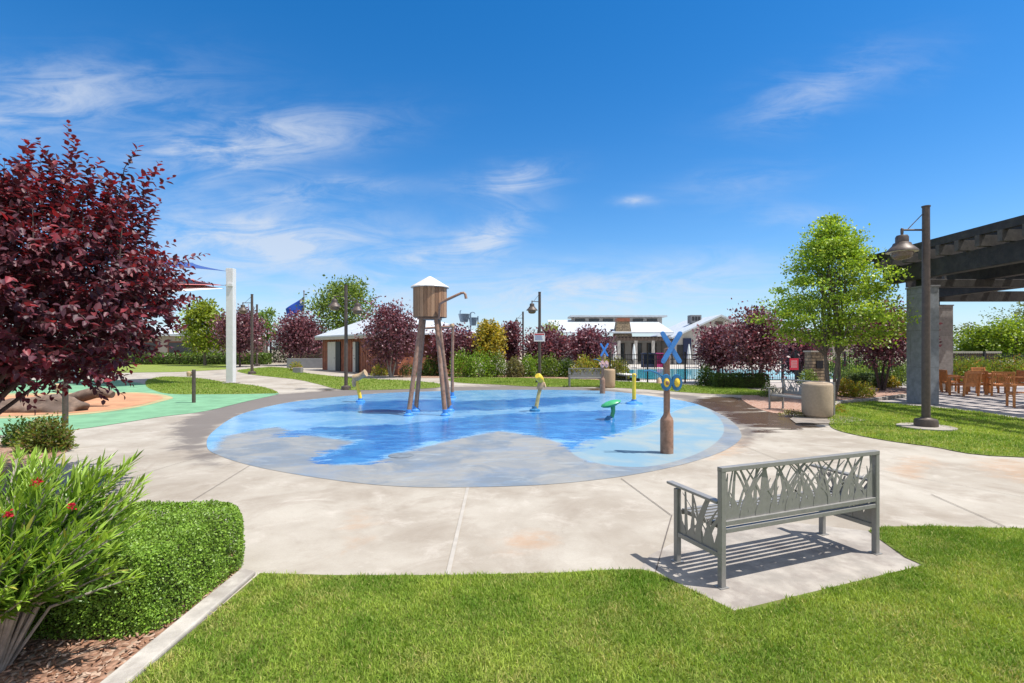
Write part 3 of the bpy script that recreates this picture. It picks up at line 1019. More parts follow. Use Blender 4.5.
def tree(name, label, loc, trunk_h, trunk_r, crown, nclus, per, leaf, palette, mat, bark, seed=1, weights=None, stems=1, flat=.8, clus=.3, group=None,
         lean=(0, 0), cat='tree', hole=.0, limbs=14, spread=.35, taper=1.0, upw=.25):
    """crown: (z0, z1, radius, profile) with profile(t)->0..1; each tree > trunk, crown"""
    r = np.random.default_rng(seed)
    z0, z1, rad, prof = crown
    root = thing(name, label, cat, (*loc, 0), 0, group)
    # cluster centres through the crown's volume
    cs = []
    ph = r.uniform(0, 6.28, 6)
    while len(cs) < nclus:
        t = r.random()
        a = r.uniform(0, 2 * np.pi)
        if name == 'plum_tree' and r.random() < .07:
            # long upright shoots that break the crown's outline
            rr = rad * .75 * math.sqrt(r.random())
            cs.append((rr * math.cos(a), rr * math.sin(a), z1 + (z1 - z0) * r.uniform(-.02, .10)))
            continue
        lob = 1 + .16 * math.sin(2 * a + ph[0] + 5 * t) + .12 * math.sin(5 * a + ph[1] - 7 * t) + .09 * math.sin(9 * a + ph[2] + 13 * t)
        rr = rad * prof(t) * lob * (r.random() ** .45) * r.uniform(.8, 1.06)
        if rr < .15 * rad and r.random() < .3:
            continue
        cs.append((rr * math.cos(a) + lean[0] * t, rr * math.sin(a) + lean[1] * t, z0 + (z1 - z0) * t))
    cs = np.array(cs)
    m = nclus * per
    ci = np.repeat(np.arange(nclus), per)
    csz = clus * r.uniform(.6, 1.35, nclus)
    off = np.clip(r.normal(0, 1, (m, 3)), -1.7, 1.7) * csz[ci][:, None] * np.array([1, 1, flat])
    pos = cs[ci] + off
    out = pos - np.array([0, 0, (z0 + z1) / 2 * .9])
    axis = unit(out) * .5 + r.normal(0, .7, (m, 3)) + np.array([0, 0, upw - .15])
    nrm = r.normal(0, .75, (m, 3)) + np.array([0, 0, .8])
    L = leaf * r.uniform(.65, 1.35, m)
    tone = r.uniform(.78, 1.25, nclus)
    col = pal_mix(r, m, palette, weights) * tone[ci][:, None]
    V, Fc, c = leaf4(pos, axis, nrm, L, L * r.uniform(.5, .75, m), col)
    mesh_np('crown', V, Fc, mat, root, c)
    # trunk and limbs
    mb = MB()
    tops = []
    for s in range(stems):
        a = 2 * math.pi * s / stems + r.uniform(0, 1)
        sp_ = spread * (0 if stems == 1 else 1)
        b0 = Vector((math.cos(a) * trunk_r * 1.1 * (stems > 1), math.sin(a) * trunk_r * 1.1 * (stems > 1), -.05))
        top = Vector((math.cos(a) * sp_ + lean[0] * .2, math.sin(a) * sp_ + lean[1] * .2, trunk_h))
        midp = (b0 + top) / 2 + Vector((r.normal(0, .04), r.normal(0, .04), 0))
        k_ = .6 if stems > 1 else 1
        mb.tube([b0, b0 + Vector((0, 0, .12)), midp, top], [trunk_r * 1.45 * k_, trunk_r * 1.05 * k_, trunk_r * .9 * k_, trunk_r * .75 * k_], 9)
        tops.append((top, trunk_r * .75 * k_))
        if taper > 0:
            lead = Vector((lean[0] * .8, lean[1] * .8, z0 + (z1 - z0) * .8))
            if stems == 1:
                mb.tube([top, (top + lead) / 2 + Vector((r.normal(0, .06), r.normal(0, .06), 0)), lead], [trunk_r * .74, trunk_r * .4, .01], 7)
    order = r.permutation(nclus)[:limbs]
    for i in order:
        tgt = Vector(cs[i])
        j = int(r.integers(0, len(tops)))
        if stems > 1:
            j = min(range(len(tops)), key=lambda q_: (tops[q_][0] - tgt).length + r.random() * .3)
        st, rr = tops[j]
        if tgt.z > st.z + .8 and stems == 1:
            st = Vector((st.x, st.y, st.z)).lerp(Vector((lean[0] * .5, lean[1] * .5, tgt.z)), r.uniform(.2, .6))
            rr *= .6
        m1 = st.lerp(tgt, .45) + Vector((r.normal(0, .08), r.normal(0, .08), .12 * (tgt - st).length * r.uniform(.2, 1)))
        mb.tube([st, m1, tgt], [rr * .6, rr * .38, .008], 6)
    mb.build('trunk', bark, root, smooth=True)
    return root


def round_prof(t):
    return max(0.0, math.sin(math.pi * (0.12 + .84 * t))) ** .6


def vase_prof(t):
    return (.45 + .55 * min(1, t / .45)) * (1 if t < .6 else max(.05, 1 - ((t - .6) / .4) ** 2)) if t < 1 else .05


def cone_prof(t):
    return (min(1, .55 + t / .2 * .45)) * max(.03, (1 - max(0, t - .12) / .88)) ** .85


def shrub(name, label, loc, rx, ry, h, n, leaf, palette, mat=None, seed=1, weights=None, group=None, cat='shrub', rough=.2, stems=6):
    r = np.random.default_rng(seed)
    root = thing(name, label, cat, (*loc, 0), 0, group)
    d = unit(r.normal(0, 1, (n, 3)))
    d[:, 2] = np.abs(d[:, 2])
    ph = r.uniform(0, 6.28, 8)
    a = np.arctan2(d[:, 1], d[:, 0])
    lob = 1 + rough * (.5 * np.sin(3 * a + ph[0] + 3 * d[:, 2]) + .4 * np.sin(5 * a + ph[1] - 5 * d[:, 2]) + .35 * np.sin(9 * a + ph[2] + 8 * d[:, 2])) + r.normal(0, rough * .25, n)
    rr = r.random(n) ** .28 * lob
    pos = d * rr[:, None] * np.array([rx, ry, h])
    pos[:, 2] = np.maximum(pos[:, 2] * .94 + .03, .02)
    axis = d * .8 + r.normal(0, .6, (n, 3)) + np.array([0, 0, .25])
    nrm = r.normal(0, .7, (n, 3)) + d * .6 + np.array([0, 0, .5])
    L = leaf * r.uniform(.6, 1.35, n)
    tone = .72 + .56 * vnoise(pos[:, 0] * 3 + 50 + seed * 3, pos[:, 2] * 3 + pos[:, 1] * 3 + 50, leaf * 9, seed)
    col = pal_mix(r, n, palette, weights) * tone[:, None]
    V, Fc, c = leaf4(pos, axis, nrm, L, L * r.uniform(.38, .62, n), col)
    mesh_np('foliage', V, Fc, mat or M_LEAF, root, c)
    mb = MB()
    for i in range(stems):
        a = r.uniform(0, 6.28)
        e = Vector((math.cos(a) * rx * .6, math.sin(a) * ry * .6, h * r.uniform(.5, .85)))
        mb.tube([(math.cos(a) * .04, math.sin(a) * .04, -.03), (e.x * .4, e.y * .4, e.z * .55), e], [.018 * h + .006, .012 * h + .004, .004], 5)
    mb.build('stem', M_BARK, root)
    return root


def hedge(name, label, loc, sx, sy, h, n, leaf, palette, rz=0, seed=1, mat=None, group=None, corner=.18, weights=None, bump=.03):
    """clipped hedge: leaves over a rounded box, twiggy core inside"""
    r = np.random.default_rng(seed)
    root = thing(name, label, 'hedge', (*loc, 0), rz, group)
    hx, hy = sx / 2, sy / 2
    a_top, a_x, a_y = sx * sy, sy * h * 2, sx * h * 2
    which = r.choice(3, n, p=np.array([a_top, a_x, a_y]) / (a_top + a_x + a_y))
    p = np.stack([r.uniform(-hx, hx, n), r.uniform(-hy, hy, n), r.uniform(.02, h, n)], -1)
    nr = np.zeros((n, 3))
    sg = r.choice([-1, 1], n)
    k = which == 0
    p[k, 2] = h
    nr[k, 2] = 1
    k = which == 1
    p[k, 0] = hx * sg[k]
    nr[k, 0] = sg[k]
    k = which == 2
    p[k, 1] = hy * sg[k]
    nr[k, 1] = sg[k]
    # round the corners
    cc = np.stack([np.clip(p[:, 0], -hx + corner, hx - corner), np.clip(p[:, 1], -hy + corner, hy - corner), np.clip(p[:, 2], 0, h - corner * .6)], -1)
    d = p - cc
    dl = np.linalg.norm(d, axis=1)
    lim = corner
    kk = dl > lim
    p[kk] = cc[kk] + d[kk] / dl[kk][:, None] * lim
    nr = np.where(dl[:, None] > 1e-4, unit(d) * .7 + nr * .3, nr)
    und = (vnoise(p[:, 0] + p[:, 2] * .7 + 20, p[:, 1] + p[:, 2] * .7 + 20, .16, seed + 3) - .5) * 2 * bump + (vnoise(p[:, 0] * 1.3 + 9 + p[:, 2], p[:, 1] + 9, .05, seed + 4) - .5) * bump
    p += nr * (und - np.abs(r.normal(0, bump * 1.1, n)))[:, None]
    p[:, 2] = np.maximum(p[:, 2], .02)
    axis = nr * .35 + r.normal(0, .75, (n, 3)) + np.array([0, 0, .2])
    nrm = nr * 1.3 + r.normal(0, .6, (n, 3)) + np.array([0, 0, .3])
    L = leaf * r.uniform(.6, 1.3, n)
    tone = .75 + .5 * vnoise(p[:, 0] + 30 + p[:, 2], p[:, 1] + 30 - p[:, 2], .12, seed + 5)
    col = pal_mix(r, n, palette, weights) * tone[:, None]
    V, Fc, c = leaf4(p, axis, nrm, L, L * r.uniform(.5, .75, n), col)
    mesh_np('foliage', V, Fc, mat or M_BOX, root, c)
    mb = MB()
    e = .05 + bump * 2.2
    mb.box((0, 0, (h - e) / 2 + .02), (sx - 2 * e, sy - 2 * e, h - e))
    mb.build('twig_core', pmat('hedge_twigs', (.055, .06, .022), .95, var=.4, nscale=30, bump=.8, bscale=60), root, bevel=min(corner * .8, .25 * h), seg=3)
    return root


DKG = [(.05, .09, .02), (.075, .12, .025), (.10, .15, .03)]
PUR_NEAR = [(.054, .020, .030), (.078, .028, .042), (.115, .030, .043), (.19, .026, .036), (.10, .054, .068)]
PUR = [(.125, .050, .068), (.185, .080, .105), (.275, .135, .16), (.09, .032, .046)]
ASH = [(.24, .38, .03), (.33, .47, .05), (.16, .28, .025), (.42, .52, .08)]
OLV = [(.10, .17, .025), (.16, .24, .04), (.21, .28, .055), (.07, .12, .02)]

# --- the near purple tree at the left
def near_purple_tree():
    r = np.random.default_rng(21)
    cx, cy = -5.75, 5.35
    root = thing('purple_leaf_tree', 'big dark purple tree with large glossy leaves filling the left edge', 'tree', (cx, cy, 0), 0)
    rx, ry, rz_, zc = 1.72, 1.65, 1.20, 2.34
    pos, axs, nrms, Ls, cols = [], [], [], [], []
    twigs = MB()
    starts = []
    nsh = 2150
    i = 0
    while i < nsh:
        d = unit(r.normal(0, 1, 3))
        e = 3.1
        s = (abs(d[0]) ** e + abs(d[1]) ** e + abs(d[2]) ** e) ** (-1 / e)
        q = r.random() ** .33 * .93
        lob = 1 + .10 * math.sin(4 * math.atan2(d[1], d[0]) + 1.0) + .08 * math.sin(7 * d[2] * 2 + 5 * d[0])
        p = np.array([d[0] * rx, d[1] * ry, d[2] * rz_]) * s * q * lob
        wp = p + np.array([cx, cy, zc])
        qx = 512 + 500 * wp[0] / wp[1]
        # the crown's underside: level near the trunk, rising towards the lawn side
        if wp[2] > 1.7 + wp[1] * (172 - max(0, 20 - qx) * .25 + 26 * math.exp(-((qx - 62) / 22) ** 2) - (14 if 90 < qx < 108 or 140 < qx < 160 else 0)) / 500 - .20 and p[2] > .2:
            continue
        if wp[2] < 1.7 - wp[1] * (24 - max(0, qx - 95) * .75) / 500:
            continue
        i += 1
        length = r.uniform(.28, .62)
        outv = unit(np.array([p[0] / rx, p[1] / ry, p[2] / rz_ * .8]) + 1e-3)
        if p[2] > .45:
            g = unit(outv * .35 + np.array([0, 0, 1.0]) + r.normal(0, .22, 3))
            length *= 1.15
        else:
            g = unit(outv * .8 + np.array([0, 0, .38]) + r.normal(0, .33, 3))
            length *= .8
        p = p + np.array([0, 0, zc])
        starts.append(p)
        n = int(length / .027)
        side = unit(np.cross(g, r.normal(0, 1, 3)))
        up = np.cross(side, g)
        bend = r.normal(0, .12, 3) + np.array([0, 0, -.06])
        redness = r.random() ** 2
        for k_ in range(n):
            t = k_ / n
            c = p + g * length * t + bend * length * t * t
            ang = k_ * 2.4 + r.normal(0, .3)
            sd = side * math.cos(ang) + up * math.sin(ang)
            pos.append(c)
            axs.append(sd * .9 + g * (.35 + .5 * t) + np.array([0, 0, -.25]) + r.normal(0, .2, 3))
            nrms.append(np.array([0, 0, 1.0]) + g * .3 - sd * .2 + r.normal(0, .35, 3))
            Ls.append(r.uniform(.07, .122) * (1 - .30 * t))
            j = r.random() * .75 + t * .3 + redness * .35
            cols.append(np.array(PUR_NEAR[0 if j < .35 else 1 if j < .65 else 2 if j < .95 else 3 if j < 1.15 else 3]) * r.uniform(.75, 1.3))
        if r.random() < .25:
            twigs.tube([p - g * .1, p + g * length * .5, p + g * length * .95 + bend * length * .9], [.008, .005, .002], 4, False)
    # a few long leaders above the crown
    for (x, y, z, l) in ((.92, -.1, 3.12, .62), (.84, .1, 3.05, .6), (1.0, .2, 3.0, .5), (-.1 + .35, -.3, 3.15, .8), (.75, 0, 3.1, .55), (1.45, .1, 2.95, .5), (.1, .4, 3.2, .6), (1.62, -.1, 2.85, .4), (-.4, -.2, 3.2, .5), (1.2, .3, 3.1, .5), (.55, -.5, 3.1, .75)):
        g = unit(np.array([r.normal(0, .1), r.normal(0, .1), 1]))
        for k_ in range(int(l / .017)):
            t = k_ / (l / .017)
            ang = k_ * 2.4
            sd = np.array([math.cos(ang), math.sin(ang), .1])
            pos.append(np.array([x, y, z]) + g * l * t)
            axs.append(sd + g * (.4 + .5 * t) + r.normal(0, .2, 3))
            nrms.append(np.array([0, 0, 1.]) + r.normal(0, .35, 3))
            Ls.append(r.uniform(.06, .10) * (1 - .4 * t))
            cols.append(np.array(PUR_NEAR[int(r.integers(0, 4))]) * r.uniform(.8, 1.3))
        twigs.tube([(x, y, z - .3), tuple(np.array([x, y, z]) + g * l)], [.012, .003], 5, False)
    pos, axs, nrms, Ls, cols = map(np.array, (pos, axs, nrms, Ls, cols))
    V, Fc, c = leaves(pos, axs, nrms, Ls, Ls * r.uniform(.56, .74, len(Ls)), cols, 'ovate', .20)
    mesh_np('crown', V, Fc, M_PURPLE, root, c)
    mb = twigs
    mb.tube([(0, 0, -.05), (.02, 0, .15), (0, .03, .6), (.03, 0, 1.0)], [.15, .11, .10, .095], 12)
    sel = [starts[k_] for k_ in r.permutation(len(starts))[:46]]
    for p in sel:
        p = Vector(p)
        st = Vector((.02, 0, r.uniform(.85, 1.3)))
        m1 = st.lerp(p, .5) + Vector((r.normal(0, .08), r.normal(0, .08), .1))
        mb.tube([st, m1, p], [.026, .017, .006], 7)
    mb.build('trunk', M_DARKBARK, root, smooth=True)


near_purple_tree()

# --- oleander in the left corner
def oleander():
    r = np.random.default_rng(33)
    cx, cy = -2.72, 2.62
    root = thing('oleander_shrub', 'tall oleander with narrow pointed leaves and red flowers in the near left corner', 'shrub', (cx, cy, 0), 0)
    pos, axs, nrms, Ls, cols = [], [], [], [], []
    st = MB()
    fl = []
    nst = 300
    for i in range(nst):
        a = r.uniform(0, 6.28)
        s = r.random() ** .6
        reach = (.05 + .72 * s) * (1.0 if math.cos(a) > -.3 else 1.5)
        h = r.uniform(.62 + .12 * s, 1.22) - .20 * s
        if math.cos(a) > .55 and math.sin(a) < .2:
            h -= .12
        e = np.array([math.cos(a) * reach - .12, math.sin(a) * reach * .8 + .05, h])
        b = np.array([math.cos(a) * .09 - .05, math.sin(a) * .09, 0])
        mid = b * .5 + e * .5 + np.array([-math.cos(a) * .10 * s, -math.sin(a) * .10 * s, .10])
        pts = [b, b * .6 + mid * .4, mid, mid * .45 + e * .55, e]
        st.tube([tuple(p) for p in pts], [.010, .009, .008, .006, .003], 6)
        g = unit(e - mid)
        for k_ in range(17):
            t = .08 + .92 * k_ / 16
            c = mid * (1 - t) + e * t if t > .0 else mid
            c = mid + (e - mid) * t
            for q in range(3):
                ang = k_ * 1.05 + q * 2.094 + r.normal(0, .25)
                sd = unit(np.cross(g, np.array([.3, .2, 1.0])))
                up = np.cross(sd, g)
                v = sd * math.cos(ang) + up * math.sin(ang)
                pos.append(c)
                axs.append(v * (.70 - .22 * t) + g * (.70 + .3 * t) + np.array([.10, 0, .15]) + r.normal(0, .20, 3))
                nrms.append(np.array([0, 0, 1.0]) - v * .5 + r.normal(0, .25, 3))
                Ls.append(r.uniform(.065, .125) * (1 - .1 * t))
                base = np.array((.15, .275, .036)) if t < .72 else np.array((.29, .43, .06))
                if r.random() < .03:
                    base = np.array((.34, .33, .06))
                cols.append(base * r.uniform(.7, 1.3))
        if i in (3, 17, 29, 44):
            fl.append(e)
    pos, axs, nrms, Ls, cols = map(np.array, (pos, axs, nrms, Ls, cols))
    V, Fc, c = leaves(pos, axs, nrms, Ls, Ls * r.uniform(.12, .17, len(Ls)), cols, 'lance', .2)
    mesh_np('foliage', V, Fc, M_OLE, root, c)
    st.build('stem', M_PALEBARK, root, smooth=True)
    # red flower clusters
    spots = [(-2.42, 2.40, .91), (-2.30, 2.42, 1.06), (-2.14, 2.43, .94)]
    for (x, y, z) in spots:
        n = 34
        p = np.array([x - cx, y - cy, z]) + np.clip(r.normal(0, .010, (n, 3)), -.016, .016)
        ax = r.normal(0, 1, (n, 3)) + np.array([0, -.3, .4])
        Lq = r.uniform(.009, .016, n)
        V, Fc, c = leaf4(p, ax, r.normal(0, 1, (n, 3)), Lq, Lq * .8, np.array([(.42, .012, .03)]) * r.uniform(.7, 1.3, n)[:, None])
        mesh_np('flower', V, Fc, M_PETAL, root, c)


oleander()

# --- boxwood hedge by the curb
hedge('boxwood_hedge', 'low clipped boxwood hedge beside the pale mow curb', (-2.86, 3.47), 1.54, 1.14, .485, 90000, .0165,
      [(.125, .23, .026), (.165, .29, .034), (.205, .34, .042), (.25, .39, .055)], 0, 5, corner=.22, bump=.018)

# --- small shrubs at the edge of the concrete
SM = [(.09, .15, .02), (.15, .21, .03), (.22, .25, .05), (.26, .20, .07)]
shrub('small_shrub', 'small round shrub on red mulch at the edge of the concrete', G(47, 451), .36, .33, .52, 2600, .065, SM, seed=4, rough=.3)
shrub('small_shrub', 'smaller darker shrub at the left picture edge behind the oleander', (-8.75, 8.9), .24, .24, .40, 1200, .06, [(.05, .10, .02), (.09, .15, .025)], seed=5, rough=.3)
# low twiggy plant between them and the oleander
shrub('low_twiggy_plant', 'thin twiggy low plant between the oleander and the concrete', (-4.4, 4.65), .4, .3, .38, 500, .05, [(.12, .13, .06), (.18, .17, .08)], seed=6, rough=.4, stems=14)

# ------------------------------------------------------------------ the steel bench
def blades(x0, x1, z0, z1, n, seed, wmax=.035, lean_max=.28):
    """cut-steel grass pattern in the x-z plane: curved tapering blades clipped to the frame"""
    r = random.Random(seed)
    mb = MB()
    H = z1 - z0
    for i in range(n):
        bx = x0 + (x1 - x0) * (i + r.uniform(.1, .9)) / n
        ln = r.uniform(-lean_max, lean_max)
        top = H * r.choice((.55, .75, .95, 1.0, 1.0, 1.0))
        w0 = r.uniform(.5, 1) * wmax
        y = (i % 7) * .0006
        pts = []
        for k in range(9):
            t = k / 8
            x = bx + ln * (t ** 1.9)
            z = z0 + top * t
            wd = w0 * (1 - t ** 1.6) + .004
            if top >= H * .99:
                wd = w0 * (1 - .6 * t) 
            pts.append((x, z, wd))
        pts = [(min(max(x, x0), x1), z, wd) for x, z, wd in pts]
        vs, fs = [], []
        for (x, z, wd) in pts:
            a, b = max(x - wd / 2, x0), min(x + wd / 2, x1)
            vs += [(a, y, z), (b, y, z), (b, y + .004, z), (a, y + .004, z)]
        for k in range(8):
            q = k * 4
            fs += [(q, q + 1, q + 5, q + 4), (q + 1, q + 2, q + 6, q + 5), (q + 2, q + 3, q + 7, q + 6), (q + 3, q, q + 4, q + 7)]
        fs += [(0, 3, 2, 1), (32, 33, 34, 35)]
        mb.raw(vs, fs)
    return mb


def make_bench(label):
    root = thing('park_bench', label, 'bench', (0, 0, 0), 0, 'grey steel benches with grass patterned panels')
    L, D, T = 1.64, .47, .042
    hx, hy = L / 2, D / 2
    # legs: rear ones carry the back frame
    for sx in (-1, 1):
        MB().box((sx * hx, -hy, .838 / 2), (T, T, .838)).build('leg', M_BENCH, root, bevel=.004)
        MB().box((sx * hx, hy, .585 / 2), (T, T, .585)).build('leg', M_BENCH, root, bevel=.004)
        MB().box((sx * hx, -hy + .004, .003), (.075, .075, .006)).build('foot_plate', M_BENCH, root)
        MB().box((sx * hx, hy, .003), (.075, .075, .006)).build('foot_plate', M_BENCH, root)
        a = MB()
        a.bar((sx * hx, -hy + T / 2 + .001, .598), (sx * hx, hy + .10, .612), .06, .022)
        a.build('armrest', M_BENCH, root, bevel=.006)
        rl = MB()
        rl.box((sx * hx, 0, .225), (.034, D - T - .004, .034))
        rl.build('side_rail', M_BENCH, root, bevel=.003)
        bl = blades(-hy + T / 2, hy - T / 2, .243, .582, 17, 5 + sx, .055, .24)
        bl.v = [(sx * hx + y - .003, x, z) for x, y, z in bl.v]
        bl.build('side_panel', M_BENCH, root)
    top = MB()
    top.box((0, -hy, .84), (L + T, T + .004, .034))
    top.box((0, -hy, .455), (L - T - .003, T * .9, .036))
    top.box((0, -hy, .402), (L - T - .003, T * .9, .034))
    top.build('back_frame', M_BENCH, root, bevel=.004)
    bk = blades(-hx + T / 2, hx - T / 2, 0.474, .823, 74, 3, .052, .30)
    bk.v = [(x, y - hy - .003, z) for x, y, z in bk.v]
    bk.build('back_panel', M_BENCH, root)
    s = MB()
    for i in range(7):
        y = -hy + .075 + i * (D - .06) / 7
        s.box((0, y, .425), (L - T - .005, .036, .012))
    for x in (-hx + .045, hx - .045):
        s.box((x, .01, .405), (.03, D - .06, .024))
    s.box((0, hy - .0225 + .002, .40), (L - T - .005, .03, .034))
    s.build('seat', M_BENCH, root, bevel=.002)
    return root


bench = make_bench('grey steel bench seen from behind on the small front concrete pad')
bench.location = (2.172, 4.077, .010)
bench.rotation_euler = (0, 0, R(21.3))
place(bench, (3.46, 23.0, .004), R(180), 'grey steel bench facing us behind the splash pad, by the far beige litter bin')
place(bench, (7.80, 13.54, .014), R(106), 'grey steel bench side on, partly hidden by the large beige litter bin')


# ------------------------------------------------------------------ litter bins
def bin_(label, loc, rad, h, col):
    root = thing('litter_bin', label, 'litter bin', (*loc, .004), 0, 'beige round litter bins')
    k = rad / .33
    MB().lathe([(.27 * k, 0), (.27 * k, .05), (.31 * k, .06), (.325 * k, .09), (.33 * k, .3), (.33 * k, h - .07), (.322 * k, h - .03), (.30 * k, h - .005), (.285 * k, h)], 40).build('body', col, root, smooth=True)
    MB().lathe([(.25 * k, h + .001), (.25 * k, h + .012), (.20 * k, h + .02), (.13 * k, h + .022), (.13 * k, h + .003), (0, h + .002)], 32).build('lid', col, root, smooth=True)
    return root


bin_('large beige cast stone litter bin beside the right bench', (7.66, 12.55), .345, .87, M_CAN)
bin_('small tan litter bin at the end of the far bench', (4.36, 22.4), .26, .83, pmat('tan_cast_stone', (.40, .285, .18), .85, var=.08, nscale=20, bump=.3, bscale=160))


# ------------------------------------------------------------------ lamp posts
def lantern(root, x, y, z):
    fx = MB()
    fx.lathe([(.022, .36), (.03, .42), (.03, .50), (.015, .52)], 14, (x, y, z))
    fx.lathe([(.295, .0), (.292, .025), (.235, .085), (.18, .14), (.16, .19), (.122, .21), (.122, .32), (.10, .36), (0, .38)], 32, (x, y, z))
    s = fx.build('lamp_shade', M_LAMP, root, smooth=True)
    MB().lathe([(.29, .004), (.22, .045), (.10, .055), (0, .055)], 32, (x, y, z - .006)).build('shade_lining', M_LAMPIN, s, smooth=True)
    MB().lathe([(.0, -.165), (.10, -.16), (.165, -.13), (.20, -.07), (.205, -.005), (.0, -.004)], 28, (x, y, z)).build('lamp_bowl', M_LAMPGLASS, s, smooth=True)


def make_lamp(label, heads=1):
    root = thing('lamp_post', label, 'lamp post', (0, 0, 0), 0, 'bronze lamp posts with bell lanterns')
    H = 4.77
    MB().lathe([(.080, 0), (.078, 1.5), (.070, H - .03), (.082, H - .025), (.082, H), (0, H + .003)], 16).build('pole', M_LAMP, root, smooth=True)
    MB().lathe([(.215, 0), (.215, .10), (.20, .155), (.115, .175), (.10, .19)], 24).build('base', M_LAMP, root, smooth=True)
    for i in range(heads):
        s = -1 if i == 0 else 1
        dz = 0 if i == 0 else -.18
        a = MB()
        a.tube([(s * .07, 0, 4.25 + dz), (s * .52, 0, 4.25 + dz)], .021, 10)
        a.tube([(s * .07, 0, 4.60 + dz), (s * .40, 0, 4.26 + dz)], .010, 8)
        a.build('arm', M_LAMP, root, smooth=True)
        lantern(root, s * .52, 0, 3.77 + dz)
    return root


lamp = make_lamp('tall bronze lamp post with bell lantern on the right lawn before the pergola')
lx, ly = G(926, 428.5)
lamp.location = (lx, ly, .05)
MBf = MB().lathe([(.52, .0), (.52, .048), (.50, .054), (0, .055)], 32, (lx, ly, 0))
tag(MBf.build('lamp_footing', M_CURB), kind='structure')
lamp2 = make_lamp('bronze lamp post with two lanterns left of the wooden water tower', 2)
lamp2.location = (*G(346, 389.8), .01)
lamp2.scale = (.935,) * 3
place(lamp, (*G(252, 374.4), .01), R(5), 'bronze lamp post with its lantern to the left beside the white shade column', 1.17)
place(lamp, (*at(257, 360, 53)[:2], 0), R(40), 'farther thin lamp post just right of the path lamp by the white column', 1.37)
l539 = place(lamp, (*at(539.6, 0, 25.8)[:2], 0), R(38), 'bronze lamp post carrying a white notice behind the splash pad', .985)
place(lamp, (*at(523, 0, 40)[:2], 0), R(8), 'distant thin lamp post left of the one with the white notice', 1.0)

# notice on the lamp post
nx_, ny_, _ = at(539.4, 0, 25.6)
sg = thing('notice_sign', 'white notice with red heading and blue lines fixed to the lamp post', 'sign', (nx_, ny_, 2.14), 0)
MB().box((0, 0, .21), (.56, .012, .42)).build('board', M_SIGNW, sg)
t = MB()
t.box((0, -.0075, .365), (.50, .003, .07))
t.build('heading', M_SIGNR, sg)
t = MB()
rr = random.Random(3)
for i in range(5):
    wd = rr.uniform(.3, .46)
    t.box((-.23 + wd / 2, -.0075, .29 - i * .052), (wd, .003, .022))
t.build('printed_lines', M_SIGNB, sg)
MB().box((0, .04, .21), (.04, .07, .30)).build('bracket', M_LAMP, sg)

# ------------------------------------------------------------------ splash-pad features
def water_tower():
    cx, cy = G(430, 413.5)
    root = thing('water_tower', 'play water tower with wooden stave tank, pale cone roof and four splayed legs', 'water tower', (cx, cy, .008), 0)
    zb, zt, rad = 2.56, 3.36, .43
    mb = MB()
    n = 28
    for i in range(n):
        a = 2 * math.pi * (i + .5) / n
        wd = 2 * math.pi * rad / n
        v = random.uniform(.75, 1.25)
        base = random.choice([(.29, .165, .095), (.33, .20, .12), (.24, .135, .08)])
        mb.color(tuple(c * v for c in base))
        k = random.uniform(-.004, .004)
        mb.box(((rad + k) * math.cos(a), (rad + k) * math.sin(a), (zb + zt) / 2), (.03, wd * .95, zt - zb), a)
    tank = mb.build('tank', M_STAVE, root, bevel=.003)
    MB().lathe([(rad - .02, zb + .01), (rad - .02, zt - .01)], 28).build('tank_lining', M_FASCIA, tank)
    rf = MB()
    rf.lathe([(rad + .07, zt - .012), (rad + .085, zt + .0), (rad + .07, zt + .025), (.06, zt + .285), (.03, zt + .30), (0, zt + .302)], 16)
    rf.build('roof', M_CANROOF, root, smooth=False)
    fl = MB()
    fl.box((0, 0, zb - .03), (.56, .56, .06))
    fl.build('platform', M_RUSTPIPE, root, bevel=.005)
    for sx in (-1, 1):
        for sy in (-1, 1):
            MB().tube([(sx * .475, sy * .49, .0), (sx * .20, sy * .22, zb - .06)], [.062, .056], 14).build('leg', M_RUSTPIPE, root, smooth=True)
            MB().lathe([(.13, 0), (.125, .03), (.10, .05), (.075, .07), (.07, .16)], 16, (sx * .473, sy * .488, 0)).build('foot', M_BLUE, root, smooth=True)
    p = MB()
    # spout: up from the tank side, out and hooked down
    p.tube([(.28, -.34, zb - .05), (.30, -.40, zb + .10), (.32, -.44, zb + .32), (.40, -.47, zb + .38), (.62, -.47, zb + .48), (.88, -.47, zb + .60), (.95, -.47, zb + .61), (.99, -.47, zb + .57), (1.01, -.47, zb + .46)],
           [.03, .034, .036, .038, .036, .034, .034, .034, .038], 12)
    p.build('spout', M_RUSTPIPE, root, smooth=True)
    return root


water_tower()

for (px, py, rad_, lab) in ((401, 456, .20, 'round grey drain cover set in the worn front of the splash pad'),):
    dr = MB().lathe([(rad_, 0), (rad_, .006), (rad_ - .02, .008), (0, .008)], 28)
    o = dr.build('drain_cover', pmat('drain_metal', (.17, .20, .23), .6, metal=.3, var=.2), None, loc=(*G(px, py), .009))
    tag(o, lab, 'drain')

# inverted-L shower post behind the tower
sx_, sy_ = G(452.3, 398)
sp_o = thing('shower_post', 'thin brown shower post with sideways arm just right of the tower legs', 'water jet', (sx_, sy_, .008), 0)
MB().tube([(0, 0, 0), (0, 0, 1.3), (.02, 0, 2.55)], [.06, .055, .05], 14).build('post', M_RUSTPIPE, sp_o, smooth=True)
MB().tube([(.05, 0, 2.52), (-.4, 0, 2.50), (-.95, 0, 2.46)], [.045, .042, .04], 12).build('arm', M_RUSTPIPE, sp_o, smooth=True)
MB().lathe([(.075, 2.52), (.08, 2.56), (.05, 2.62), (0, 2.63)], 14).build('cap', M_TAN, sp_o, smooth=True)
MB().lathe([(.14, 0), (.13, .04), (.07, .07), (.065, .2)], 16).build('foot', M_BLUE, sp_o, smooth=True)

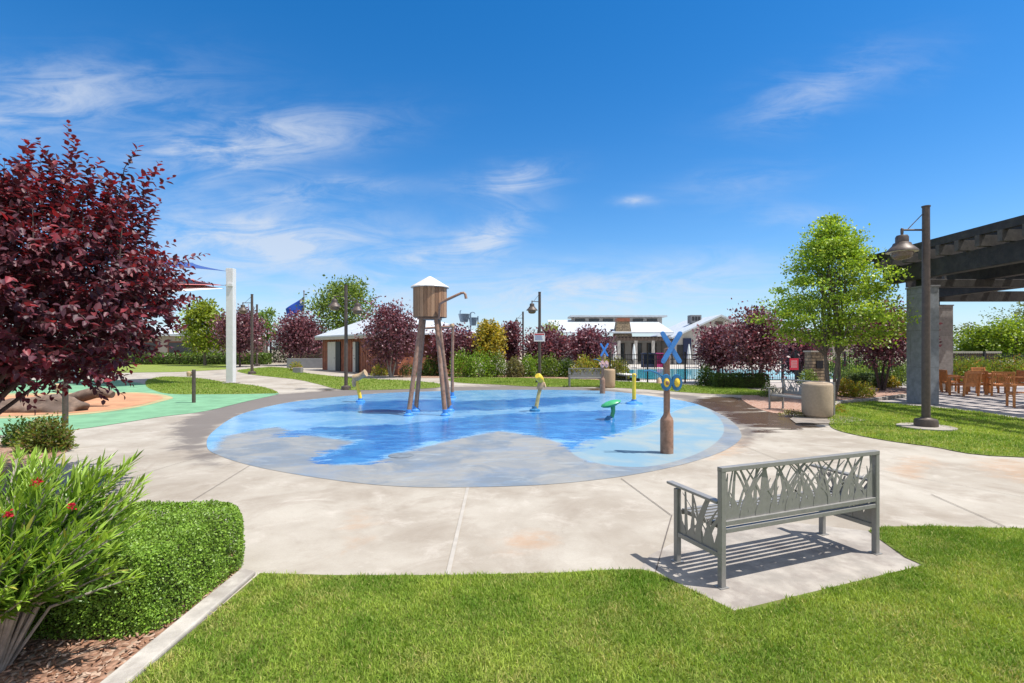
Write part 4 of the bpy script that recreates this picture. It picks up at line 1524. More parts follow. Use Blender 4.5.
# left yellow pump jet
jx, jy = G(359.6, 402.2)
j = thing('log_jet', 'curved yellow water jet with tan log shaped head left of the tower', 'water jet', (jx, jy, .008), 0)
MB().tube([(.03, 0, 0), (.01, 0, .2), (-.05, 0, .45), (-.09, 0, .72)], [.062, .058, .055, .052], 14).build('stem', M_YELLOW, j, smooth=True)
MB().tube([(-.20, 0, .78), (-.08, -.02, .80), (.04, -.03, .85), (.15, -.05, .92), (.22, -.06, .95)], [.10, .12, .10, .09, .125], 14).build('head', M_TAN, j, smooth=True)
MB().tube([(-.17, -.02, .50), (-.17, -.02, .66), (-.13, 0, .80)], [.05, .085, .09], 12).build('handle', M_TAN, j, smooth=True)
MB().lathe([(.15, 0), (.14, .04), (.08, .07), (.075, .12)], 16, (.03, 0, 0)).build('foot', M_BLUE, j, smooth=True)
# middle leaning jet
jx, jy = G(535.5, 411.5)
j = thing('leaning_jet', 'leaning pale stemmed water jet with yellow nozzle in the middle of the pad', 'water jet', (jx, jy, .008), 0)
MB().tube([(-.02, 0, 0), (.03, 0, .15), (.08, 0, .42), (.14, 0, .68)], [.06, .055, .052, .05], 14).build('stem', M_YELLOWDULL, j, smooth=True)
MB().tube([(.10, 0, .60), (.15, 0, .74), (.16, 0, .84)], [.075, .09, .07], 12).build('collar', M_TAN, j, smooth=True)
MB().tube([(.20, .06, .78), (.13, -.04, .88), (.06, -.14, .97), (.04, -.17, .99)], [.05, .10, .10, .07], 14).build('nozzle', M_YELLOW, j, smooth=True)
MB().tube([(.16, 0, .80), (.24, 0, .78), (.27, -.02, .66)], [.03, .03, .035], 10).build('handle', M_TAN, j, smooth=True)
MB().lathe([(.15, 0), (.14, .05), (.08, .08), (.07, .14)], 16, (-.02, 0, 0)).build('foot', M_BLUEDK, j, smooth=True)
# yellow post on a blue foot
jx, jy = G(634, 404)
j = thing('yellow_jet_post', 'straight yellow post jet on a blue foot right of the green leaf', 'water jet', (jx, jy, .008), 0)
MB().lathe([(.06, .05), (.06, .86), (.066, .865), (.066, .93), (.05, .955), (0, .96)], 18).build('stem', M_YELLOW, j, smooth=True)
MB().lathe([(.27, 0), (.25, .035), (.14, .06), (.085, .09), (.075, .14)], 20).build('foot', M_BLUE, j, smooth=True)
MB().tube([(0, -.05, .89), (0, -.10, .89)], .018, 8).build('nozzle', M_BLUEDK, j, smooth=True)
# green leaf jet
jx, jy = G(612, 420)
j = thing('leaf_jet', 'bright green tilted leaf shaped sprayer on a short curved stem', 'water jet', (jx, jy, .008), 0)
MB().tube([(-.06, 0, 0), (.0, 0, .08), (.03, 0, .2), (.02, 0, .33)], [.06, .052, .05, .06], 14).build('stem', M_GREEN, j, smooth=True)
rot = Matrix.Rotation(R(-17), 3, 'Y')
rot = rot @ Matrix.Scale(1.0, 3)
disc = MB().lathe([(0, -.06), (.12, -.05), (.22, -.015), (.255, .02), (.23, .05), (.12, .085), (0, .095)], 28, (0, 0, 0), rot)
disc.v = [(x - .02, y * .8, z + .37) for x, y, z in disc.v]
disc.build('leaf', M_GREEN, j, smooth=True)
MB().lathe([(.13, 0), (.12, .03), (.08, .06), (.07, .09)], 16, (-.06, 0, 0)).build('foot', M_BLUEDK, j, smooth=True)


# crossing-sign jets
def cross_post(label, lens):
    root = thing('crossing_jet', label, 'water jet', (0, 0, 0), 0, 'railway crossing shaped water jets')
    MB().lathe([(.105, 0), (.105, .53), (.095, .57), (.06, .625), (.052, .66), (.05, 1.72), (0, 1.725)], 24).build('post', M_RUSTPIPE, root, smooth=True)
    for i, (s, y) in enumerate(((1, -.075), (-1, -.112))):
        p0, p1 = Vector((s * -.135 + .045, y, 1.96)), Vector((s * .135 + .045, y, 1.51))
        d = (p1 - p0).normalized()
        b = MB()
        b.bar(p0, p1, .034, .074, up=(d.z, 0, -d.x))
        for p in (p0, p1):
            b.tube([(p.x, y - .0155, p.z), (p.x, y + .0155, p.z)], .036, 16)
        b.build('cross_arm', M_BLUE, root, bevel=.004)
    gz, gy = 1.165, -.10
    fr = MB()
    rot = Matrix.Rotation(R(90), 3, 'X')
    for s in (-1, 1):
        g = MB().lathe([(.060, -.03), (.098, -.028), (.105, 0), (.098, .028), (.060, .03), (.058, 0)], 24, (0, 0, 0), rot)
        fr.raw([(x * .85 + s * .085 + .045, y + gy, z * 1.32 + gz) for x, y, z in g.v], g.f)
    fr.box((.045, gy, gz), (.05, .05, .09))
    fr.build('goggle_frame', M_BLUEDK, root, smooth=True)
    for s in (-1, 1):
        g = MB().lathe([(0, .042), (.035, .034), (.062, .012), (.066, -.01), (0, -.01)], 20, (0, 0, 0), rot)
        ln = MB().raw([(x * .85 + s * .085 + .045, y + gy - .008, z * 1.32 + gz) for x, y, z in g.v], g.f).build('lens', lens, root, smooth=True)
        if s < 0:
            g = MB().lathe([(0, .02), (.02, .016), (.028, 0), (0, -.004)], 16, (0, 0, 0), rot)
            MB().raw([(x + s * .085 + .05, y + gy - .045, z * 1.3 + gz - .005) for x, y, z in g.v], g.f).build('pupil', M_RUSTPIPE, ln, smooth=True)
    pp = MB()
    pp.tube([(-.06, gy + .02, gz + .07), (-.18, gy, gz + .15), (-.32, gy - .02, gz + .20), (-.41, gy - .02, gz + .18)], [.014, .014, .013, .012], 8)
    pp.build('spray_pipe', M_BLUEDK, root, smooth=True)
    MB().lathe([(.05, 0), (.04, .05), (.015, .09)], 12, (-.155, gy, gz - .01)).build('bell', M_TAN, root, smooth=True)
    return root


xp = cross_post('brown post jet with blue cross and yellow goggles standing nearest on the pale lobe', M_YELLOW)
xp.location = (*G(666.8, 453.4), .008)
x2 = place(xp, (*G(602.5, 393.6), .008), R(8), 'far brown post jet with blue cross and pinkish goggles in front of the far bench', .98)
for c in x2.children:
    if c.name.startswith('lens'):
        c.data = c.data.copy()
        c.data.materials[0] = M_PINK
    if c.name.startswith('goggle'):
        c.data = c.data.copy()
        c.data.materials[0] = M_PINK

# tipping buckets beyond the purple trees
for (px, py, Yd, wd, lab) in ((464, 317.5, 36.5, .80, 'blue grey tipping bucket with curled pipe above the purple trees'), (473, 321, 37, .62, 'smaller blue grey tipping bucket right of the one with the curled pipe')):
    X_, Y_, Z_ = at(px, py, Yd)
    bk = thing('tipping_bucket', lab, 'water bucket', (X_, Y_, 0), 0, 'tipping buckets on posts')
    MB().lathe([(.30 * wd, Z_ - .34), (.36 * wd, Z_ - .3), (.52 * wd, Z_ + .22), (.55 * wd, Z_ + .25), (.49 * wd, Z_ + .245), (0, Z_ + .1)], 20).build('bucket', M_BUCKET, bk, smooth=True)
    MB().tube([(.60 * wd, 0, 0), (.60 * wd, 0, Z_ + .36)], .05, 10).build('post', M_BUCKET, bk, smooth=True)
    pz = MB()
    pz.tube([(.6 * wd, 0, Z_ + .1), (.5 * wd, 0, Z_ + .1)], .04, 8)
    pz.build('bracket', M_BUCKET, bk, smooth=True)
    pz = MB()
    if wd > .7:
        pz.tube([(-.35 * wd, 0, Z_ + .2), (-.35 * wd, 0, Z_ + .48), (-.25 * wd, 0, Z_ + .52)], .035, 8)
        pz.build('pipe', M_BUCKET, bk, smooth=True)
        pz = MB()
        pz.tube([(.6 * wd, 0, Z_ + .30), (.75 * wd, 0, Z_ + .40), (.95 * wd, 0, Z_ + .36), (1.0 * wd, 0, Z_ + .26)], .035, 8)
        pz.build('pipe', M_BUCKET, bk, smooth=True)

# ------------------------------------------------------------------ play area at the left
def path_post(label, loc, h):
    root = thing('fountain_post', label, 'post', (*loc, .012), 0, 'short brown posts at the rubber surface')
    MB().lathe([(.055, 0), (.055, h - .01), (.045, h), (0, h + .002)], 16).build('post', M_LAMP, root, smooth=True)
    hd = MB().tube([(-.04, 0, h - .14), (-.16, 0, h - .13)], [.05, .05], 12)
    hd.tube([(-.14, -.02, h - .22), (-.14, 0, h - .10), (-.14, .01, h - .07)], [.06, .085, .05], 12)
    hd.build('head', M_TAN, root, smooth=True)
    return root


path_post('short brown post with tan side head at the edge of the left lawn', G(193.8, 403), 1.06)
path_post('short brown post under the big purple tree on the green rubber', G(65.3, 426.3), 1.0)
# climbing boulder and a leaning log
bm = bmesh.new()
bmesh.ops.create_icosphere(bm, subdivisions=4, radius=1)
for v in bm.verts:
    n_ = v.co.normalized()
    k_ = 1 + .12 * math.sin(3 * n_.x + 2 * n_.y) + .08 * math.sin(6 * n_.y + 4 * n_.z) + .05 * math.sin(11 * n_.x - 7 * n_.z)
    v.co = Vector((n_.x * 1.0 * k_, n_.y * .6 * k_, max(-.05, n_.z * .42 * k_)))
me = bpy.data.meshes.new('play_boulder')
bm.to_mesh(me)
bm.free()
me.materials.append(M_ROCK)
for p in me.polygons:
    p.use_smooth = True
bo = bpy.data.objects.new('play_boulder', me)
C.objects.link(bo)
bo.location = (*G(40, 411), .02)
bo.scale = (1.25, 1, 1)
tag(bo, 'low brown climbing boulder on the orange rubber under the purple tree', 'boulder')
lg = MB().tube([(-.6, 0, .18), (-.2, 0, .30), (.25, 0, .42), (.5, .02, .40), (.72, .02, .34)], [.16, .18, .17, .15, .10], 12)
o = lg.build('play_log', M_ROCK, None, smooth=True)
o.location = (*G(88, 407), .02)
tag(o, 'brown log shaped climber poking out below the purple tree', 'play log')

# shade column and sails
SX, SY = -14.27, 25.4


def shade_post(label, loc, h):
    root = thing('shade_column', label, 'column', (*loc, .018), R(3), 'white square shade columns')
    MB().box((0, 0, h / 2), (.34, .34, h)).build('column', M_WHITE, root, bevel=.012)
    MB().box((0, 0, .02), (.62, .62, .04)).build('base_plate', M_CURB, root, bevel=.01)
    b = MB()
    b.box((-.2, 0, h - .08), (.10, .10, .10))
    b.box((.05, -.2, h - .85), (.26, .08, .16))
    b.box((-.22, -.02, h - .85), (.16, .06, .06))
    b.build('sail_bracket', M_WHITE, root, bevel=.01)
    return root


shade_post('tall white square column holding the shade sails beside the path', (SX, SY), 5.82)
shade_post('white shade column mostly hidden behind the big purple tree', (-22.4, 25.5), 6.7)


def sail(name, corners, mat, label, sag=.25, nseg=12):
    c = [Vector(p) for p in corners]
    vs, fs = [], []
    for i in range(nseg + 1):
        u = i / nseg
        for k_ in range(nseg + 1):
            v = k_ / nseg
            # edges drawn inward like tensioned cloth
            uu = u + (.5 - u) * .14 * 4 * v * (1 - v) * abs(2 * u - 1)
            vv_ = v + (.5 - v) * .14 * 4 * u * (1 - u) * abs(2 * v - 1)
            p = c[0] * (1 - uu) * (1 - vv_) + c[1] * uu * (1 - vv_) + c[2] * uu * vv_ + c[3] * (1 - uu) * vv_
            vs.append(p - Vector((0, 0, sag * 4 * u * (1 - u) * v * (1 - v))))
    q = nseg + 1
    for i in range(nseg):
        for k_ in range(nseg):
            fs.append((i * q + k_, (i + 1) * q + k_, (i + 1) * q + k_ + 1, i * q + k_ + 1))
    o = MB().raw(vs, fs).build(name, mat, None, smooth=True)
    s = o.modifiers.new('thickness', 'SOLIDIFY')
    s.thickness = .012
    return tag(o, label, 'shade sail')


sail('blue_shade_sail', [(SX - .25, SY, 5.70), (-18.2, 23.8, 5.85), (-22.2, 25.4, 6.6), (-18.5, 29.0, 6.75)], M_SAILB, 'navy blue shade sail running left from the top of the white column')
sail('red_shade_sail', [(SX - .28, SY - .05, 4.98), (-17.2, 22.6, 4.65), (-22.2, 25.3, 5.6), (-18.2, 28.6, 5.75)], M_SAILR, 'red shade sail below the blue one beside the white column')
sail('white_shade_sail', [(SX - .3, SY - .1, 4.80), (-16.4, 22.4, 4.15), (-19.5, 23.5, 4.9), (-17.0, 26.5, 5.4)], M_SAILW, 'small white shade sail lowest at the white column')

# ------------------------------------------------------------------ brown service building
def brown_building():
    a, b = Vector((-16.3, 43.0)), Vector((-7.6, 33.3))
    L = (b - a).length
    rz = math.atan2(b.y - a.y, b.x - a.x)
    root = thing('service_building', 'low red brown building with white metal roof behind the lawn', 'building', (a.x, a.y, 0), rz)
    # local: x along the front wall, y away from the viewer
    D, H, RZ = 6.4, 2.95, 4.35
    wl = MB()
    wl.box((L / 2, .1, H / 2), (L, .2, H)).box((L / 2, D - .1, H / 2), (L, .2, H))
    wl.box((.1, D / 2, H / 2), (.2, D - .41, H)).box((L - .1, D / 2, H / 2), (.2, D - .41, H))
    for i in range(int(L / .4)):
        wl.box((.2 + i * .4, -.015, H / 2), (.05, .03, H - .02))
    wl.build('wall', M_WOODWALL, root)
    e = .6
    z0 = H - .2
    rf = MB()
    vs = []
    for dz in (0, .12):
        vs += [(-.2, -e, z0 + dz), (L + e, -e, z0 + dz), (L + e, D + e, z0 + dz), (-.2, D + e, z0 + dz), (2.2, D / 2, RZ + dz), (L - 3.4, D / 2, RZ + dz)]
    top = [(0, 1, 5, 4), (1, 2, 5), (2, 3, 4, 5), (3, 0, 4)]
    rf.raw(vs, [tuple(reversed(f)) for f in top] + [tuple(i + 6 for i in f) for f in top] + [(0, 1, 7, 6), (1, 2, 8, 7), (2, 3, 9, 8), (3, 0, 6, 9)])
    rf.build('roof', M_ROOF, root)
    f = MB().box((L / 2 + .2, -e + .03, H - .31), (L + .7, .05, .2))
    f.build('fascia', M_STUCCO, root)
    for (x0, x1, nm, m, zt) in ((1.35, 2.95, 'double_door', M_DOOR, 2.35), (3.0, 3.9, 'doorway', M_DARK, 2.35), (6.25, 6.7, 'door', M_DOOR, 2.3), (6.72, 7.25, 'doorway', M_DARK, 2.3)):
        d = MB().box(((x0 + x1) / 2, -.06, zt / 2 + .02), (x1 - x0, .07, zt))
        if nm == 'double_door':
            d.box(((x0 + x1) / 2, -.097, zt / 2), (.03, .006, zt))
        dd = d.build(nm, m, root)
        if 'doorway' not in nm:
            MB().box((x1 - .12, -.12, 1.05), (.10, .05, .04)).build('handle', M_BLACK, dd)
    MB().box((9.15, -.05, 1.5), (.5, .03, .55)).build('wall_sign', M_SALMON, root)
    return root


brown_building()

# ------------------------------------------------------------------ entrance building far left
eb = thing('entrance_building', 'pale stucco building with dark window band behind the left hedge', 'building', (0, 0, 0))
MB().box((-42.8, 66, 1.75), (18, 5, 3.5)).build('wall', M_STUCCO, eb)
rf = MB()
rf.raw([(-52.5, 62.6, 3.5), (-33, 62.6, 3.5), (-33, 66.5, 4.6), (-52.5, 66.5, 4.6), (-52.5, 62.6, 3.7), (-33, 62.6, 3.7), (-33, 66.5, 4.8), (-52.5, 66.5, 4.8)],
       [(0, 1, 2, 3), (7, 6, 5, 4), (0, 4, 5, 1), (1, 5, 6, 2), (2, 6, 7, 3), (3, 7, 4, 0)])
rf.build('roof', M_ROOF, eb)
for x0 in (-43.6, -48.3):
    wn = MB().box((x0 + 1.6, 63.47, 1.75), (3.4, .06, 2.1)).build('window', M_WOODWALL, eb)
    MB().box((x0 + 1.6, 63.43, 1.75), (3.1, .04, 1.8)).build('pane', M_GLASS, wn)
MB().box((-39.2, 63.3, 1.7), (.9, .4, 3.4)).build('pilaster', M_WOODWALL, eb)

gt = thing('entrance_gate', 'dark metal entrance gate between tan stone pillars', 'gate', (0, 0, 0))
fr = MB()
fr.box((-30.4, 63, 1.55), (.18, .18, 3.1)).box((-27.9, 63, 1.55), (.18, .18, 3.1)).box((-29.1, 63, 3.0), (2.5, .14, .16)).box((-29.1, 63, .25), (2.5, .06, .1)).box((-29.1, 63, 1.9), (2.5, .06, .1))
fr.build('gate_frame', M_BLACK, gt)
pk = MB()
for i in range(22):
    pk.box((-30.2 + i * .105, 63, 1.5), (.022, .022, 2.9))
pk.build('pickets', M_BLACK, gt)
for (x, wdt, h, lab) in ((-32.0, 1.3, 3.1, 'stone pillar with pale cap left of the entrance gate'), (-26.9, 1.0, 2.8, 'stone pillar right of the entrance gate')):
    p = thing('stone_pillar', lab, 'pillar', (x, 63, 0))
    MB().box((0, 0, h / 2), (wdt, 1.0, h)).build('shaft', M_STONE, p)
    MB().box((0, 0, h + .06), (wdt + .15, 1.15, .12)).build('cap', M_STUCCO, p)
    if x < -30:
        MB().box((.85, 0, h / 2), (.3, .5, h)).build('post', M_STUCCO, p)
sw = thing('stone_wall', 'tan stone garden wall between the gate and the brown building', 'wall', (-23.4, 60, 0))
MB().box((0, 0, 1.25), (5.0, .5, 2.5)).build('wall_body', M_STONE, sw)
MB().box((0, 0, 2.55), (5.1, .6, .1)).build('cap', M_STUCCO, sw)
lw = MB().box((-19.3, 47, .45), (3.6, .35, .9)).build('low_wall', M_GREYWALL, None, bevel=.02)
tag(lw, 'low grey block wall left of the brown building', 'wall')
pl = thing('block_planter', 'dark square planter block at the corner of the middle lawn', 'planter', (*G(298, 373.2), .018))
MB().box((0, 0, .2), (.6, .45, .40)).build('box', M_GREYWALL, pl, bevel=.02)
MB().box((0, 0, .41), (.5, .35, .03)).build('soil', M_MULCH, pl)

hedge('far_hedge', 'long low green hedge in front of the pale entrance building', (-38.0, 58.5), 19, 2.0, 1.25, 9000, .20,
      [(.07, .13, .02), (.11, .18, .03), (.15, .22, .04)], 0, 8, M_LEAF, corner=.3, bump=.10)

shrub('garden_shrub', 'dark shrub showing through the bars of the entrance gate', (-30.2, 67), 2.6, 1.2, 3.2, 1800, .28, DKG, seed=160)
# flag
fx_, fy_, _ = at(304, 0, 72)
fp_ = thing('flagpole', 'tall thin flagpole behind the purple tree by the gate', 'flagpole', (fx_, fy_, 0))
MB().lathe([(.11, 0), (.08, 10.1), (.12, 10.12), (.13, 10.2), (.08, 10.3), (0, 10.32)], 12).build('pole', M_GREYWALL, fp_, smooth=True)
MB().box((0, 0, .1), (.6, .6, .2)).build('base', M_GREYWALL, fp_)
vs, fs = [], []
nu, nv = 18, 10
def flag_pt(u, v, off=0.0):
    x = -.08 - 2.5 * u
    z = 9.2 - 1.5 * u ** 1.2 * 1.05 - v * (1.8 - .35 * u)
    y = .22 * math.sin(5.5 * u + 1.5 * v) * u + off
    return (x + .15 * v * u, y, z)
for i in range(nu + 1):
    for k_ in range(nv + 1):
        vs.append(flag_pt(i / nu, k_ / nv))
for i in range(nu):
    for k_ in range(nv):
        a = i * (nv + 1) + k_
        fs.append((a, a + nv + 1, a + nv + 2, a + 1))
flg = MB().raw(vs, fs).build('flag', M_FLAG, None, smooth=True, loc=(fx_, fy_, 0))
flg.modifiers.new('thickness', 'SOLIDIFY').thickness = .01
tag(flg, 'drooping blue flag with a small pale star flying from the far pole', 'flag')
# emblem: a silver star with a gold ribbon near the hoist
st_ = []
for i in range(10):
    a = math.pi / 2 + i * math.pi / 5
    rr = .26 if i % 2 == 0 else .11
    st_.append(flag_pt(.14 + rr * math.cos(a) / 2.5, .24 - rr * math.sin(a) / 1.5, -.03))
ctr = flag_pt(.14, .24, -.03)
MB().raw(st_ + [ctr], [(i, (i + 1) % 10, 10) for i in range(10)]).build('star', M_SIGNW, flg)
rb = [flag_pt(.06 + .016 * k_, .02 + .03 * math.sin(k_ * .35), -.03) for k_ in range(11)] + [flag_pt(.06 + .016 * k_, .08 + .03 * math.sin(k_ * .35), -.03) for k_ in range(11)]
MB().raw(rb, [(k_, k_ + 1, k_ + 12, k_ + 11) for k_ in range(10)]).build('ribbon', M_YELLOW, flg)

# ------------------------------------------------------------------ pool fence
FY = 26.0
fn = thing('pool_fence', 'black metal picket fence in front of the swimming pool', 'fence', (0, 0, 0))
x0, x1 = 5.1, 12.9
for i in range(5):
    x = x0 + (x1 - x0) * i / 4
    MB().box((x, FY, .78), (.07, .07, 1.56)).box((x, FY, 1.58), (.09, .09, .04)).build('post', M_BLACK, fn)
rl = MB()
for z in (.18, 1.22, 1.45):
    rl.box(((x0 + x1) / 2, FY, z), (x1 - x0, .03, .035))
rl.build('rail', M_BLACK, fn)
pk = MB()
n = int((x1 - x0) / .115)
for i in range(1, n):
    pk.box((x0 + i * .115, FY, .80), (.016, .016, 1.42))
pk.build('pickets', M_BLACK, fn)
gt = thing('pool_gate', 'black metal pool gate with mesh between posts behind the right bench', 'gate', (0, 0, 0))
for x in (12.98, 14.05, 14.75):
    MB().box((x, FY - .02, .85), (.09, .09, 1.7)).build('post', M_BLACK, gt)
fr = MB()
for z in (.15, 1.0, 1.62):
    fr.box((13.9, FY, z), (1.75, .035, .05))
fr.build('rail', M_BLACK, gt)
pk = MB()
for i in range(15):
    pk.box((13.1 + i * .115, FY, .88), (.016, .016, 1.45))
pk.build('pickets', M_BLACK, gt)
for (px, wd, hh, zc, m, lab) in ((771, .24, .32, 1.02, M_SALMON, 'small salmon notice on the pool gate'), (794, .46, .60, .97, M_REDSIGN, 'larger pink red notice on the pool gate')):
    x = (px - 512) / 500 * 25.9
    sgn = thing('gate_sign', lab, 'sign', (x, 25.9, zc - hh / 2), 0)
    MB().box((0, 0, hh / 2), (wd, .015, hh)).build('board', m, sgn)
    ln = MB()
    for i in range(4):
        ln.box((0, -.009, hh * (.25 + .17 * i)), (wd * .7, .003, hh * .04))
    ln.build('printed_lines', M_SIGNW if m is M_REDSIGN else M_PINK, sgn)
ps = thing('gate_pillar', 'tan stone pillar with dark box beside the pool gate', 'pillar', (15.75, 26.0, 0))
MB().box((0, 0, .80), (.72, .6, 1.6)).build('shaft', M_STONE, ps)
MB().box((0, 0, 1.63), (.84, .7, .08)).build('cap', M_STUCCO, ps)
MB().box((.05, -.32, .95), (.34, .06, .40)).build('box', M_BLACK, ps)
f2 = thing('back_fence', 'black picket fence behind the patio shrubs at the right', 'fence', (0, 0, 0))
rl = MB()
for z in (.2, 1.35):
    rl.box((26, 29.0, z), (19, .03, .04))
rl.build('rail', M_BLACK, f2)
pk = MB()
for i in range(140):
    pk.box((16.6 + i * .135, 29.0, .78), (.02, .02, 1.5))
pk.build('pickets', M_BLACK, f2)
for i in range(8):
    MB().box((16.6 + i * 2.7, 29.0, .8), (.09, .09, 1.65)).build('post', M_BLACK, f2)
gw = thing('garden_wall_box', 'brown block wall with flat cap beyond the patio shrubs', 'wall', (27.5, 29.9, 0))
MB().box((0, 0, .75), (2.6, .5, 1.5)).build('wall_body', pmat('brown_block', (.16, .10, .075), .9, var=.2, nscale=3), gw)
MB().box((0, 0, 1.56), (2.9, .7, .12)).build('cap', M_STUCCO, gw)

# ------------------------------------------------------------------ clubhouse beyond the pool
def clubhouse():
    root = thing('clubhouse', 'long clubhouse with white metal roof and stone chimney beyond the pool', 'building', (0, 0, 0))
    Y0 = 60.0
    kx = lambda px: (px - 512) * Y0 / 500
    kz = lambda py: 1.7 + (350 - py) * Y0 / 500
    xa, xb = kx(560), kx(668)
    w1 = MB()
    w1.box(((xa + xb) / 2, Y0 + 3, 1.7), (xb - xa, .4, 3.4))
    w1.box((xa, Y0 + 7, 1.7), (.4, 8, 3.4))
    w1.build('wall', M_STUCCOG, root)
    rf = MB()
    zE, zR = kz(333.5), kz(322.5) + .25
    rf.raw([(xa - 1, Y0 - .6, zE), (xb + .5, Y0 - .6, zE), (xb + .5, Y0 + 7, zR + .35), (xa - 1, Y0 + 7, zR + .35),
            (xa - 1, Y0 - .6, zE + .15), (xb + .5, Y0 - .6, zE + .15), (xb + .5, Y0 + 7, zR + .5), (xa - 1, Y0 + 7, zR + .5)],
           [(0, 1, 2, 3), (7, 6, 5, 4), (0, 4, 5, 1), (1, 5, 6, 2), (2, 6, 7, 3), (3, 7, 4, 0)])
    rf.build('roof', M_ROOF, root)
    # clerestory
    ca, cb_ = kx(574) * 1.1, kx(662) * 1.1
    Yc = Y0 * 1.1
    z0, z1 = 1.7 + 25.5 * Yc / 500, 1.7 + 33.5 * Yc / 500
    c = MB().box(((ca + cb_) / 2, Yc + 1.5, (z0 + z1) / 2 - .2), (cb_ - ca, 3, z1 - z0 + .2))
    c.build('clerestory', M_STUCCOG, root)
    MB().box(((ca + cb_) / 2, Yc + 1.3, z1 + .02), (cb_ - ca + 1.0, 3.9, .22)).build('clerestory_roof', M_ROOF, root)
    for px in (580, 594, 608, 638, 652):
        x = (px - 512) * Yc / 500
        f = MB().box((x, Yc - .02, (z0 + z1) / 2 - .05), (1.35, .08, .62)).build('window', M_FASCIA, root)
        MB().box((x, Yc - .07, (z0 + z1) / 2 - .05), (1.2, .04, .48)).build('pane', M_GLASS, f)
    # stone chimney
    st = MB()
    xs0, xs1 = kx(616), kx(630)
    st.raw([(xs0 - .25, Y0 - .4, 2.9), (xs1 + .25, Y0 - .4, 2.9), (xs1 + .25, Y0 + 1, 2.9), (xs0 - .25, Y0 + 1, 2.9), (xs0 + .1, Y0 - .3, 5.1), (xs1 - .1, Y0 - .3, 5.1), (xs1 - .1, Y0 + .9, 5.1), (xs0 + .1, Y0 + .9, 5.1)],
           [(3, 2, 1, 0), (4, 5, 6, 7), (0, 1, 5, 4), (1, 2, 6, 5), (2, 3, 7, 6), (3, 0, 4, 7)])
    ch = st.build('chimney', M_STONE, root)
    MB().box(((xs0 + xs1) / 2, Y0 + .3, 5.32), (1.5, 1.3, .42)).build('chimney_cap', M_WOODWALL, ch)
    # porch: beam, trellis, posts, openings
    pb = MB()
    pb.box(((kx(598) + kx(690)) / 2, Y0 - 1.3, 2.95), (kx(690) - kx(598), .25, .32))
    for i in range(26):
        pb.box((kx(600) + i * .42, Y0 - .9, 3.2), (.10, 2.0, .16))
    pb.build('porch_trellis', M_FASCIA, root)
    for px in (602, 616.5, 633, 650, 666, 684):
        MB().box((kx(px), Y0 - 1.3, 1.4), (.34, .34, 2.8)).build('porch_post', M_STUCCOG, root)
    for (pa, pb_) in ((604, 614), (619, 630), (637, 648), (653, 663)):
        wn = MB().box((kx((pa + pb_) / 2), Y0 + 2.76, 1.45), ((pb_ - pa) * .12, .08, 2.3)).build('window', M_FASCIA, root)
        MB().box((kx((pa + pb_) / 2), Y0 + 2.70, 1.45), ((pb_ - pa) * .12 - .2, .05, 2.1)).build('pane', M_GLASS, wn)
    # gabled wing
    gx0, gx1, gxm = kx(669), kx(757), kx(712)
    zE2, zA = 3.2, 5.55
    Yg = Y0 - 2.0
    gw = MB()
    pr = [(gx0, 0), (gx1, 0), (gx1, zE2), (gxm, zA), (gx0, zE2)]
    gw.raw([(x, Yg, z) for x, z in pr] + [(x, Yg + 12, z) for x, z in pr], [(0, 1, 2, 3, 4), (9, 8, 7, 6, 5)] + [(i, (i + 1) % 5, 5 + (i + 1) % 5, 5 + i) for i in range(5)])
    gw.build('gable_wall', M_STUCCOG, root)
    gr = MB()
    for s in (-1, 1):
        xe = gx0 - .5 if s < 0 else gx1 + .5
        ze = zE2 - .22
        gr.raw([(xe, Yg - .7, ze), (gxm, Yg - .7, zA + .03), (gxm, Yg + 12, zA + .03), (xe, Yg + 12, ze), (xe, Yg - .7, ze + .2), (gxm, Yg - .7, zA + .23), (gxm, Yg + 12, zA + .23), (xe, Yg + 12, ze + .2)],
               [(0, 1, 2, 3), (7, 6, 5, 4), (0, 4, 5, 1), (1, 5, 6, 2), (2, 6, 7, 3), (3, 7, 4, 0)])
    gr.build('gable_roof', M_ROOF, root)
    MB().box((gxm, Yg - .02, 4.85), (.9, .06, .35)).build('gable_vent', M_FASCIA, root)
    vb = MB().box((kx(700.5), Y0 + 2, 5.5), (1.3, 1.2, 1.0)).build('roof_unit', M_GREYWALL, root)
    for i in range(3):
        MB().box((kx(700.5) - .36 + .36 * i, Y0 + 1.38, 5.55), (.24, .05, .5)).build('louvre', M_DARK, vb)
    MB().box((kx(681), Yg - .1, 1.9), (.9, .2, 2.3)).build('awning_screen', M_NAVY, root)
    MB().box((kx(676), Yg - .05, 1.2), (1.1, .08, 2.2)).build('doorway', M_DARK, root)
    return root


clubhouse()

# pool-side furniture
def umbrella(px, Yd, h, label):
    x = (px - 512) * Yd / 500
    u = thing('patio_umbrella', label, 'umbrella', (x, Yd, .012), 0, 'folded white patio umbrellas by the pool')
    MB().tube([(0, 0, 0), (0, 0, h)], .025, 8).build('pole', M_WHITE, u)
    MB().lathe([(.17, h - 1.45), (.20, h - 1.3), (.15, h - .7), (.10, h - .3), (.04, h), (0, h + .06)], 10).build('canopy', M_CLOTHW, u)
    MB().lathe([(.28, 0), (.28, .06), (.06, .1)], 14).build('base', M_GREYWALL, u)


umbrella(634, 46, 2.2, 'folded white umbrella left of the navy cabana')
umbrella(689, 47, 2.2, 'left of the two folded white umbrellas before the gabled wing')
umbrella(695.5, 47, 2.2, 'right of the two folded white umbrellas before the gabled wing')
umbrella(615, 47, 2.1, 'folded white umbrella beside the porch at the left')


